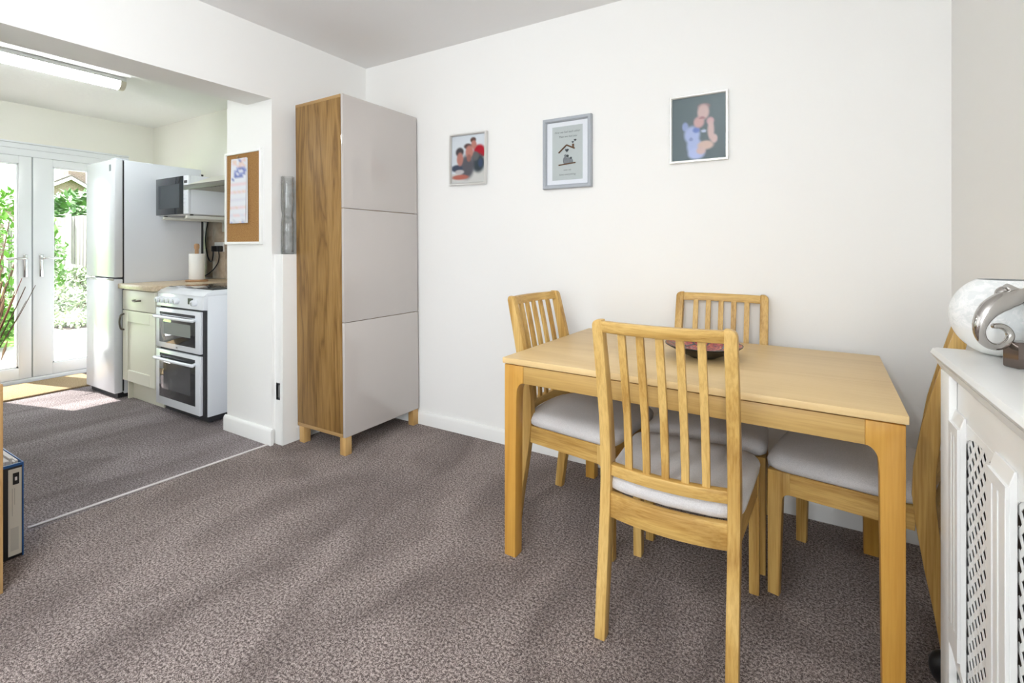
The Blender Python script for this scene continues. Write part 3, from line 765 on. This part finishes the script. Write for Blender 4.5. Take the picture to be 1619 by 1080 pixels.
vz.location = (-2.648, 1.812, bh); tag(vz, 'tall clear waisted glass vase on the white ledge', 'vase')

# ================================================================== LEFT FOREGROUND
su = thing('shelf_unit', 'low oak shelf unit cut off by the left picture edge', 'shelf', (0,0,0))
ux0, ux1, uy0, uy1, uh = -2.662, -2.302, -.35, .526, .70
bx('side_panel', (ux0, uy1-.022, 0, ux1, uy1, uh-.022), SHELFW, su, .001); bx('side_panel', (ux0, uy0, 0, ux1, uy0+.022, uh-.022), SHELFW, su, .001)
bx('top_panel', (ux0, uy0, uh-.022, ux1, uy1, uh), SHELFW, su, .001)
for z in (.06, .37): bx('shelf', (ux0, uy0+.022, z, ux1-.005, uy1-.022, z+.02), SHELFW, su)
bx('back_panel', (ux0, uy0+.022, .06, ux0+.006, uy1-.022, uh-.022), SHELFW, su)
bx('plinth', (ux1-.04, uy0+.022, 0, ux1-.022, uy1-.022, .06), SHELFW, su)
# box file standing on the carpet beside it
BLUE = mat('blue_board_edge', (.02,.11,.36,1), .4); BLKB = mat('black_marbled_board', (.022,.021,.024,1), .6)
bf = thing('lever_arch_file', 'black and blue lever arch file with cream spine label', 'folder', (0,0,0))
fx, fy0, fy1, fz1 = -2.525, .555, .632, .352
bx('spine', (fx-.004, fy0+.003, .002, fx, fy1-.004, fz1-.002), BLKB, bf, .001)
bx('cover_board', (fx-.285, fy1-.004, 0, fx+.001, fy1, fz1), BLUE, bf, .001); bx('cover_board', (fx-.285, fy0, 0, fx+.001, fy0+.003, fz1), BLUE, bf, .001)
bx('top_edging', (fx-.004, fy0+.003, fz1-.010, fx+.0012, fy1-.004, fz1), BLUE, bf)
lab = bx('spine_label', (fx, .590, .012, fx+.0012, fy1-.006, fz1-.018), mat('cream_label', (.72,.70,.63,1), .8), bf)
bx('logo_square', (fx+.0012, .602, .275, fx+.0018, .619, .318), BLACK, lab)
bx('logo_mark', (fx+.0018, .6075, .290, fx+.0022, .6135, .303), CARDW, lab, .001)
GINK = mat('faded_grey_print', (.45,.44,.40,1), .9)
bx('print_line', (fx+.0012, .600, .16, fx+.0016, .6015, .262), GINK, lab); bx('print_line', (fx+.0012, .606, .20, fx+.0016, .6075, .262), GINK, lab)
bx('print_block', (fx+.0012, .596, .030, fx+.0016, .618, .115), mat('pale_grey_print', (.58,.57,.52,1), .9), lab)
bm = bmesh.new()
for k in range(9):
    y = fy0+.006+k*.0072; z = fz1+random.uniform(-.004,.020)
    cube(bm, fx-.25-random.uniform(0,.02), y, .012, fx-.03-random.uniform(0,.015), y+.0065, z)
mk('papers', bm, CARDW, bf)
# vase of dried twigs on the shelf unit
STEM = mat('dried_stem', (.10,.055,.035,1), .8); STEML = mat('dried_stem_tan', (.30,.19,.11,1), .9); STEMR = mat('dried_stem_red', (.20,.05,.04,1), .8)
dv = thing('twig_vase', 'low pot of thin dried twigs at the left picture edge', 'vase', (-2.45, .458, uh))
lt('pot_body', [(0,0),(.045,0),(.055,.008),(.06,.03),(.055,.055),(.050,.058),(.048,.054),(.052,.03),(.04,.012),(0,.010)], mat('brown_pottery', (.14,.08,.05,1), .5), dv, 32, ang=60)
for k, (y, z, x, m, r) in enumerate([(.160,.315,.0,STEM,.0022),(.148,.347,.01,STEMR,.0018),(.182,.32,.02,STEM,.0014),(.135,.285,-.02,STEML,.0022),(.115,.37,.03,STEM,.0018),(.125,.31,.04,STEML,.002),(.105,.43,-.03,STEMR,.0018),(.098,.27,.0,STEML,.003),(.172,.26,-.04,STEM,.0012),(.094,.34,.02,STEML,.003),(.112,.24,.01,STEMR,.002),(.100,.39,.0,STEML,.0022)]):
    p = [(0, random.uniform(.0,.03), .012), (x*.3, y*.45, z*.28), (x*.7, y*.75, z*.64), (x, y, z)]
    q = spline(p, 6); tb('twig', q, [r*1.6*(1-.6*i/(len(q)-1)) for i in range(len(q))], m, dv, 6)
for k in range(26):      # seed-head spikes
    z = random.uniform(.08,.33); a = random.uniform(.072,.104)
    c = Vector((random.uniform(-.03,.03), a, z)); d = Vector((random.uniform(-.01,.01), .010, .05))
    q = [c-d*.7, c, c+d*.7]; tb('seed_head', q, [.001,.0042,.0008], STEML, dv, 6)

# ================================================================== KITCHEN
# fridge freezer
fr = thing('fridge_freezer', 'tall white fridge freezer beside the garden doors', 'fridge', (0,0,0))
FX0, FX1, FY0, FY1 = -5.035, -4.512, 1.632, 2.26
bx('body', (FX0+.002, FY0+.066, .03, FX1-.002, FY1, 1.838), FRSIDE, fr, .004)
bx('door_seal', (FX0+.01, FY0+.056, .05, FX1-.008, FY0+.066, 1.83), DARKGAP, fr)
for z0, z1 in ((.04,.918),(.930,1.838)):
    d = bx('door', (FX0, FY0, z0, FX1, FY0+.056, z1), WHITEG, fr, .008, 3)
    if z0 > .5: bx('badge', (-4.60, FY0-.001, 1.75, -4.57, FY0+.001, 1.80), mat('badge_grey', (.12,.16,.18,1), .3), d)
    else: bx('grip_trim', (FX0+.02, FY0-.004, .906, FX1-.01, FY0+.004, .922), CHROME, d, .002)
bx('gap_shade_slab', (FX0+.03, FY1, .06, FX1-.012, FY1+.022, 1.80), DARKGAP, fr)  # dark slab added behind the fridge to stand in for the shaded gap
bx('plinth', (FX0+.02, FY0+.03, .0, FX1-.02, FY0+.10, .04), DARKGAP, fr)
bx('hinge_cover', (FX1-.09, FY0+.01, 1.838, FX1-.01, FY0+.10, 1.850), FRSIDE, fr, .003)
# base unit
bu = thing('base_cabinet', 'ivory kitchen base unit between the fridge and the cooker', 'cabinet', (0,0,0))
UX0, UX1, UY = -4.478, -3.962, 1.672
bx('carcass', (UX0+.002, UY+.02, .15, UX1-.002, 2.40, .845), IVORY, bu)
bx('plinth', (UX0+.03, UY+.06, 0, UX1-.002, UY+.078, .15), IVORY, bu); bx('plinth_end', (UX0+.012, UY+.03, 0, UX0+.03, 2.38, .15), IVORY, bu)
dr = bx('drawer_front', (UX0+.002, UY, .690, UX1-.002, UY+.019, .838), IVORY, bu, .003)
tb('drawer_handle', spline([(-4.262,UY,.768),(-4.258,UY-.02,.768),(-4.22,UY-.024,.763),(-4.182,UY-.02,.768),(-4.178,UY,.768)],5), .006, PEWTER, dr, 8)
dz0, dz1 = .150, .684
bm = bmesh.new()
for q in ((UX0+.002,dz0,UX0+.082,dz1),(UX1-.082,dz0,UX1-.002,dz1),(UX0+.082,dz0,UX1-.082,dz0+.085),(UX0+.082,dz1-.085,UX1-.082,dz1)):
    cube(bm, q[0], UY, q[1], q[2], UY+.019, q[3], .0025, 1)
cube(bm, UX0+.08, UY+.009, dz0+.08, UX1-.08, UY+.016, dz1-.08)
do = mk('door', bm, IVORY, bu)
tb('door_handle', spline([(UX0+.028,UY,.655),(UX0+.028,UY-.022,.645),(UX0+.028,UY-.030,.595),(UX0+.028,UY-.022,.545),(UX0+.028,UY,.535)],5), .0062, PEWTER, do, 8)
wt = bx('worktop', (UX0-.025, 1.650, .847, UX1+.006, 2.398, .885), WORKT, None, .006)
tag(wt, 'beige speckled worktop on the ivory base unit', 'worktop')
# cooker
ck = thing('cooker', 'white freestanding double oven cooker beside the pier', 'cooker', (0,0,0))
CX0, CX1, CY, CB = -3.950, -3.330, 1.672, 2.27
bx('body', (CX0+.004, CY+.035, .05, CX1-.002, CB, .845), WHITEG, ck, .004)
bx('side_recess', (CX1-.003, CY+.30, .12, CX1+.0005, CB-.03, .74), WHITEG, ck, .002)
bx('dark_gap', (CX0+.02, CY+.022, .055, CX1-.006, CY+.036, .77), DARKGAP, ck)
bx('plinth', (CX0+.03, CY+.05, .012, CX1-.02, CB-.02, .05), DARKGAP, ck)
for x in (CX0+.06, CX1-.06): lt('foot', [(0,0),(.018,0),(.014,.03),(0,.03)], BLACK, ck, 14, (x, CY+.08, 0))
# control panel (sloped) and hob
pr('control_panel', [(CY+.036,.748),(CY+.004,.752),(CY+.012,.840),(CY+.036,.846)], 'x', CX0, CX1, WHITEG, ck, .003)
pr('hob_surround', [(CY+.008,.842),(CY+.030,.862),(CY+.075,.878),(CB,.878),(CB,.842)], 'x', CX0, CX1, WHITEG, ck, .003)
bx('hob_glass', (CX0+.02, CY+.075, .8775, CX1-.02, CB-.02, .884), BLKG, ck, .002)
bx('splash_lip', (CX0+.02, CB-.02, .878, CX1-.02, CB-.005, .892), WHITEG, ck, .003)
for k in range(6):
    x = CX0+.045+.062*k if k < 5 else CX1-.095
    kb = lt('control_knob', [(0,.030),(.017,.030),(.020,.024),(.022,0),(0,0)], WHITEG, ck, 20)
    kb.location = (x, CY+.008, .797); kb.rotation_euler = (R(95),0,0)
    bx('knob_mark', (-.002,-.016,.029,.002,.004,.0312), DARKGAP, kb)
bx('clock_display', (CX0+.43, CY+.0045, .782, CX0+.485, CY+.012, .822), BLACK, ck)
def oven(z0, z1, gz0, gz1, pane_col):
    d = bx('oven_door', (CX0+.002, CY, z0, CX1-.030, CY+.022, z1), WHITEG, ck, .004)
    g = bx('door_glass', (CX0+.055, CY-.0015, gz0, CX1-.085, CY+.002, gz1), BLKG, d, .001)
    bx('inner_window', (CX0+.115, CY-.0022, gz0+.06, CX1-.145, CY-.0012, gz1-.045), mat('oven_window', pane_col, .08, coat=.5), g)  # inner pane base colour, set separately for each oven
    hz = z1-.055
    tb('door_handle', spline([(CX0+.07,CY,hz),(CX0+.058,CY-.022,hz),(CX0+.064,CY-.032,hz),((CX0+CX1)/2,CY-.036,hz),(CX1-.078,CY-.032,hz),(CX1-.073,CY-.022,hz),(CX1-.088,CY,hz)],5), .011, WHITEG, d, 10)
    bx('handle_shadow_gap', (CX0+.06, CY-.001, hz+.012, CX1-.088, CY+.001, hz+.030), DARKGAP, d)
    return d
o1 = oven(.462, .738, .500, .690, (.26,.29,.28,1)); o2 = oven(.062, .448, .118, .405, (.075,.08,.085,1))
bx('maker_mark', (-3.665, CY-.001, .474, -3.645, CY+.001, .484), mat('grey_mark', (.3,.3,.32,1), .5), o1)
# microwave on wall brackets
mw = thing('microwave', 'white microwave with dark glass door on wall brackets', 'microwave', (0,0,0))
MX0, MX1, MY0, MY1, MZ0, MZ1 = -4.499, -3.995, 1.905, 2.290, 1.408, 1.712
bx('body', (MX0, MY0+.02, MZ0+.008, MX1, MY1, MZ1), WHITEG, mw, .006)
md = bx('door', (MX0, MY0, MZ0+.01, MX1-.075, MY0+.019, MZ1-.002), MICROG, mw, .003)
bx('door_window', (MX0+.045, MY0-.001, MZ0+.06, MX1-.13, MY0+.001, MZ1-.06), mat('microwave_window', (.035,.045,.052,1), .08, spec=.35), md)
cp = bx('control_panel', (MX1-.074, MY0+.001, MZ0+.01, MX1, MY0+.02, MZ1-.002), WHITEG, mw, .003)
bx('display', (MX1-.06, MY0-.0005, MZ1-.06, MX1-.016, MY0+.002, MZ1-.04), BLACK, cp)
for i in range(3):
    for j in range(4): bx('button', (MX1-.064+.018*i, MY0-.001, MZ0+.07+.03*j, MX1-.052+.018*i, MY0+.002, MZ0+.088+.03*j), FRSIDE, cp)
for x in (MX0+.05, MX1-.05):
    for y in (MY0+.05, MY1-.05): lt('foot', [(0,0),(.012,0),(.012,.009),(0,.009)], BLACK, mw, 12, (x, y, MZ0-.001))
for x, tx in ((-4.40, 'white metal wall bracket under the fridge side of the microwave'), (-4.045, 'white metal wall bracket under the cooker side of the microwave')):
    br = thing('microwave_bracket', tx, 'bracket', (x, KY, 0), 0, 'microwave wall brackets')
    bx('arm', (-.014, -.495, 1.382, .014, -.014, 1.407), mat('bracket_white', (.72,.72,.66,1), .4), br, .005)
    bx('wall_plate', (-.02, -.026, 1.30, .02, -.0125, 1.40), HOODC, br, .002); lt('end_cap', [(0,.0),(.013,0),(.014,.006),(0,.008)], HOODC, br, 14, (0,0,0)).location = (0,-.49,1.382)
# extractor hood
hd = thing('extractor_hood', 'slim cream cooker hood with steel front band', 'cooker hood', (0,0,0))
EX0, EX1, EY = -3.945, -3.335, 1.850
pr('canopy', [(EY+.01,1.612),(EY+.01,1.624),(EY+.19,1.705),(KY,1.715),(KY,1.600),(EY+.01,1.600)], 'x', EX0, EX1, HOODC, hd, .003)
bx('front_band', (EX0-.002, EY, 1.588, EX1+.002, EY+.012, 1.624), STEEL, hd, .002)
bx('grease_filter', (EX0+.03, EY+.03, 1.594, EX1-.03, KY-.06, 1.602), GRILLE, hd)
for k in range(4): bx('slider_switch', (EX1-.30+.05*k, EY+.02, 1.590, EX1-.27+.05*k, EY+.03, 1.601), BLACK, hd)
# kitchen roll
kr = thing('kitchen_roll', 'white kitchen roll on a wooden upright holder', 'kitchen roll', (-4.225, 2.08, .885))
lt('base', [(0,0),(.075,0),(.08,.004),(.08,.012),(.075,.016),(0,.016)], BROWNW, kr, 36)
lt('pole', [(0,.016),(.014,.016),(.014,.262),(.019,.270),(.019,.298),(.012,.306),(0,.308)], BROWNW, kr, 20)
lt('paper_roll', [(.018,.017),(.053,.017),(.055,.02),(.055,.222),(.053,.225),(.018,.225)], ROLLW, kr, 40, close=True)
# socket, plugs, cables
so = thing('wall_socket', 'white double wall socket on the beige tiles', 'socket', (-4.475, KY-.012, 1.165))
bx('plate', (-.074, -.010, -.043, .074, 0, .043), mat('socket_white', (.80,.80,.78,1), .4), so, .003)
for s in (-1, 1): bx('rocker_switch', (s*.018-.007, -.013, .012, s*.018+.007, -.010, .030), mat('rocker', (.8,.8,.78,1), .4), so, .001)
for s, lb, cpts in ((-1, 'black plug with a cable looping up to the microwave', [(-4.52,2.362,1.125),(-4.53,2.365,1.08),(-4.565,2.375,1.04),(-4.61,2.38,1.04),(-4.66,2.385,1.09),(-4.695,2.387,1.20),(-4.69,2.387,1.30),(-4.655,2.387,1.40),(-4.60,2.37,1.46),(-4.50,2.345,1.47)]),
                    (1, 'black plug with a cable hanging down behind the kitchen roll', [(-4.43,2.362,1.125),(-4.44,2.37,1.08),(-4.49,2.385,1.02),(-4.58,2.388,.955),(-4.70,2.388,.905),(-4.80,2.38,.895)])):
    pg_ = thing('plug', lb, 'plug', (-4.475+s*.045, KY-.0225, 1.150), 0, 'black plugs in the double socket')
    bx('plug_body', (-.026, -.032, -.026, .026, 0, .026), BLACK, pg_, .007)
    q = spline([Vector(p)-pg_.location for p in cpts], 6); tb('cable', q, .0048, BLACK, pg_, 8)
# fluorescent batten
fl_ = thing('fluorescent_light', 'long white fluorescent batten light on the kitchen ceiling', 'ceiling light', (-4.27, 0, KZ))
bx('housing', (-.055, .35, -.03, .055, 1.60, 0), mat('batten_white', (.82,.84,.84,1), .4), fl_, .004)
prf = [(-.05,-.03)] + [(-.05*cos(pi*k/10), -.03-.052*sin(pi*k/10)) for k in range(1,10)] + [(.05,-.03)]
pr('diffuser', prf, 'y', .37, 1.565, mat('lit_diffuser', (.9,.93,.93,1), .4, emit=(.93,.985,1,1), es=32), fl_)
prf2 = [(x*1.12, -.03+(z+.03)*1.08) for x, z in prf]
pr('end_cap', prf2, 'y', 1.565, 1.60, mat('cream_end_cap', (.74,.70,.58,1), .5), fl_, .003); pr('end_cap', prf2, 'y', .35, .37, mat('cream_end_cap_far', (.74,.70,.58,1), .5), fl_, .003)
# door mat
bm = bmesh.new(); cube(bm, -5.655, .35, 0, -5.135, 1.80, .016, .006)
tag(mk('door_mat', bm, COIR), 'coir door mat in front of the garden doors', 'mat')

# ================================================================== LOUNGE CEILING LIGHT (behind the camera)
cl = thing('pendant_light', 'round white opal pendant light behind the camera', 'ceiling light', (-.62, -.45, ZC))
lt('ceiling_rose', [(0,0),(.05,0),(.05,-.02),(.03,-.03),(0,-.03)], CEIL, cl, 24)
tb('flex', [(0,0,-.03),(0,0,-.09)], .004, CARDW, cl, 8)
lt('opal_shade', [(r, z+.17) for r, z in [(.035,-.25),(.09,-.27),(.125,-.32),(.12,-.38),(.095,-.42),(.09,-.42),(.115,-.38),(.12,-.32),(.088,-.275),(.035,-.255)]], glass_pane('opal_shade_glass', .3, (.96,.96,.95,1)), cl, 36, ang=60)
lt('bulb', [(0,-.09),(.02,-.09),(.026,-.115),(.02,-.125),(0,-.13)], mat('bulb_lit', (.95,.94,.92,1), .4, emit=(1,.98,.95,1), es=4), cl, 24, ang=60)
pl_ = light('pendant_lamp', 'POINT', (-.62, -.45, ZC-.215), 37, (.965,.985,1)); pl_.data.shadow_soft_size = .06

# ================================================================== GARDEN
GZ = -.15
PATIO = paint('pale_patio_paving', (.62,.60,.56,1), .9, .2, 12)
GRASS = paint('lawn_green', (.16,.30,.05,1), .9, 1, 30)
struct(bx('ground_patio', (-9.0, -6, GZ-.1, KX-.28, 3.75, GZ), PATIO), 'pale garden patio')
struct(bx('ground_lawn', (-60, -25, GZ-.12, -9.0, 40, GZ-.005), GRASS), 'green lawn beyond the patio')
FENCE = wood('weathered_fence', (.075,.065,.06,1), (.115,.10,.095,1), (.15,.135,.125,1), 'z', rough=.9)
fn = thing('garden_fence', 'weathered vertical board fence with pale posts', 'fence', (0, 3.8, GZ))
bd0 = None; x = -16.5; i = 0
while x < -6.3:
    if bd0 is None: bd0 = bx('board', (0, 0, .12, .135, .018, 1.93), FENCE, fn, .003); b = bd0
    else: b = sh(bd0)
    b.location = (x, random.choice((0, .012)), random.uniform(-.01,.01)); x += .15; i += 1
ps0 = None
POSTM = mat('concrete_post', (.62,.60,.56,1), .9)
for x in (-16.3, -14.4, -12.5, -10.6, -8.7, -6.8):
    if ps0 is None: ps0 = bx('post', (-.06, -.05, 0, .06, .0, 1.98), POSTM, fn, .006); p = ps0
    else: p = sh(ps0)
    p.location = (x, 0, 0)
for z in (.35, 1.05, 1.7): bx('rail', (-16.5, .03, z, -6.3, .07, z+.07), FENCE, fn)
bx('gravel_board', (-16.5, 0, 0, -6.3, .03, .12), POSTM, fn)
LEAFS = [mat('leaf_fresh', (.075,.19,.018,1), .6), mat('leaf_mid', (.06,.14,.03,1), .6), mat('leaf_pale', (.24,.30,.18,1), .6), mat('leaf_dark', (.03,.08,.02,1), .6)]
def bush(label, loc, rad, n, m, leaf=.07, group='bushes in the garden', name='garden_bush'):
    t = thing(name, label, 'bush', loc, 0, group)
    bm = bmesh.new()
    for k in range(n):
        u = Vector((random.gauss(0,1), random.gauss(0,1), random.gauss(0,1))).normalized()
        rr_ = random.uniform(.55,1)**.5
        c = Vector((u.x*rad[0]*rr_, u.y*rad[1]*rr_, rad[2]+u.z*rad[2]*rr_))
        if c.z < .02: c.z = .02+random.random()*.1
        d = Vector((random.uniform(-1,1), random.uniform(-1,1), random.uniform(-.6,.8))).normalized()
        s = d.cross(Vector((0,0,1)));  s = s.normalized() if s.length > .01 else Vector((1,0,0))
        l = leaf*random.uniform(.7,1.3); nn = d.cross(s)*l*.12
        q = [bm.verts.new(v) for v in (c-d*l, c+s*l*.42+nn, c+d*l, c-s*l*.42+nn)]
        bm.faces.new([q[0], q[1], q[2]]); bm.faces.new([q[0], q[2], q[3]])
    f = mk('foliage', bm, m, t, smooth=False); f['kind'] = 'stuff'
    for k in range(4):
        a = random.uniform(0, 2*pi); tb('stem', [(0,0,0),(cos(a)*rad[0]*.3, sin(a)*rad[1]*.3, rad[2]*.9),(cos(a)*rad[0]*.6, sin(a)*rad[1]*.6, rad[2]*1.5)], [.02,.014,.006], STEM, t, 6)
    return t
bush('tall fresh green bush seen through the handle side of the left door', (-10.4, 2.25, GZ), (.95,.85,1.15), 2600, LEAFS[0])
bush('dark green shrub behind the tall fresh bush', (-12.9, .9, GZ), (1.0,1.0,1.0), 1800, LEAFS[3])
bush('low bright bush at the patio edge', (-8.9, 1.72, GZ), (.55,.45,.42), 1400, LEAFS[0], .06)
bush('pale leafy shrub at the foot of the fence', (-11.2, 3.35, GZ), (1.1,.35,.52), 1800, LEAFS[2], .06)
bush('silvery shrub behind the white planter', (-8.5, 2.55, GZ), (.5,.35,.40), 1300, LEAFS[2], .05)
bush('green tree top rising behind the fence', (-19.0, 6.2, GZ), (3.0,1.5,1.55), 2600, LEAFS[1], .2)
pp = thing('garden_planter', 'white square garden planter with small plants', 'planter', (-7.36, 2.27, GZ), R(8))
pr('trough', [(-.24,.0),(.24,.0),(.27,.36),(-.27,.36)], 'y', -.21, .21, mat('white_planter', (.78,.78,.76,1), .6), pp, .01)
bx('rim', (-.285, -.225, .345, .285, .225, .385), mat('white_planter_rim', (.80,.80,.78,1), .6), pp, .008)
bx('soil', (-.25, -.19, .37, .25, .19, .388), mat('soil', (.05,.035,.025,1), .95), pp)
bm = bmesh.new()
for k in range(420):
    c = Vector((random.uniform(-.24,.24), random.uniform(-.18,.18), .39+random.random()*.16)); d = Vector((random.uniform(-1,1), random.uniform(-1,1), random.uniform(0,1))).normalized(); s = d.cross(Vector((0,0,1))).normalized(); l = .035
    q = [bm.verts.new(v) for v in (c-d*l, c+s*l*.45, c+d*l, c-s*l*.45)]; bm.faces.new(q)
f = mk('plants', bm, LEAFS[2], pp, smooth=False); f['kind'] = 'stuff'
# neighbouring house
BRICK = mat('pale_brick', (.50,.40,.33,1), .9); _n = N(BRICK)
_b = _n.new('ShaderNodeTexBrick'); _b.inputs['Scale'].default_value = 3.2; _b.inputs['Color1'].default_value = (.13,.085,.065,1); _b.inputs['Color2'].default_value = (.10,.062,.045,1); _b.inputs['Mortar'].default_value = (.17,.15,.13,1)
_tc = _n.new('ShaderNodeTexCoord'); _mp = _n.new('ShaderNodeMapping'); _mp.inputs['Rotation'].default_value = (0, R(90), R(90)); _n.l(_tc.outputs['Object'], _mp.inputs[0]); _n.l(_mp.outputs[0], _b.inputs['Vector']); _n.l(_b.outputs[0], _n.b.inputs['Base Color'])
ROOF = paint('roof_tile_grey', (.075,.06,.055,1), .9, .6, 9)
hs = thing('neighbour_house', 'pale brick gabled house with a chimney beyond the garden', 'house', (-36, 10.9, GZ))
pr('gable_wall', [(-5,0),(5,0),(5,2.2),(0,5.25),(-5,2.2)], 'x', -9, 0, BRICK, hs)
for s in (-1, 1):
    pr('roof_slope', [(0,5.30),(0,5.48),(s*5.4,2.16),(s*5.4,1.98)], 'x', -9.3, .3, ROOF, hs)
    pr('barge_board', [(0,5.20),(0,5.36),(s*5.4,2.06),(s*5.4,1.90)], 'x', .28, .34, PVC, hs)
ch = bx('chimney', (-1.4, .15, 4.7, -.6, .95, 6.15), BRICK, hs)
for y in (.38, .72): lt('chimney_pot', [(0,0),(.12,0),(.10,.35),(0,.35)], mat('terracotta_pot', (.40,.22,.14,1), .8), ch, 14, (-1.0, y, 6.15))
for y0, z0 in ((-2.0,2.9),(-2.6,.9),(1.2,.9)):
    f = bx('window', (-.02, y0, z0, .06, y0+1.2, z0+1.1), PVC, hs); bx('pane', (.05, y0+.08, z0+.08, .07, y0+1.12, z0+1.02), MICROG, f)
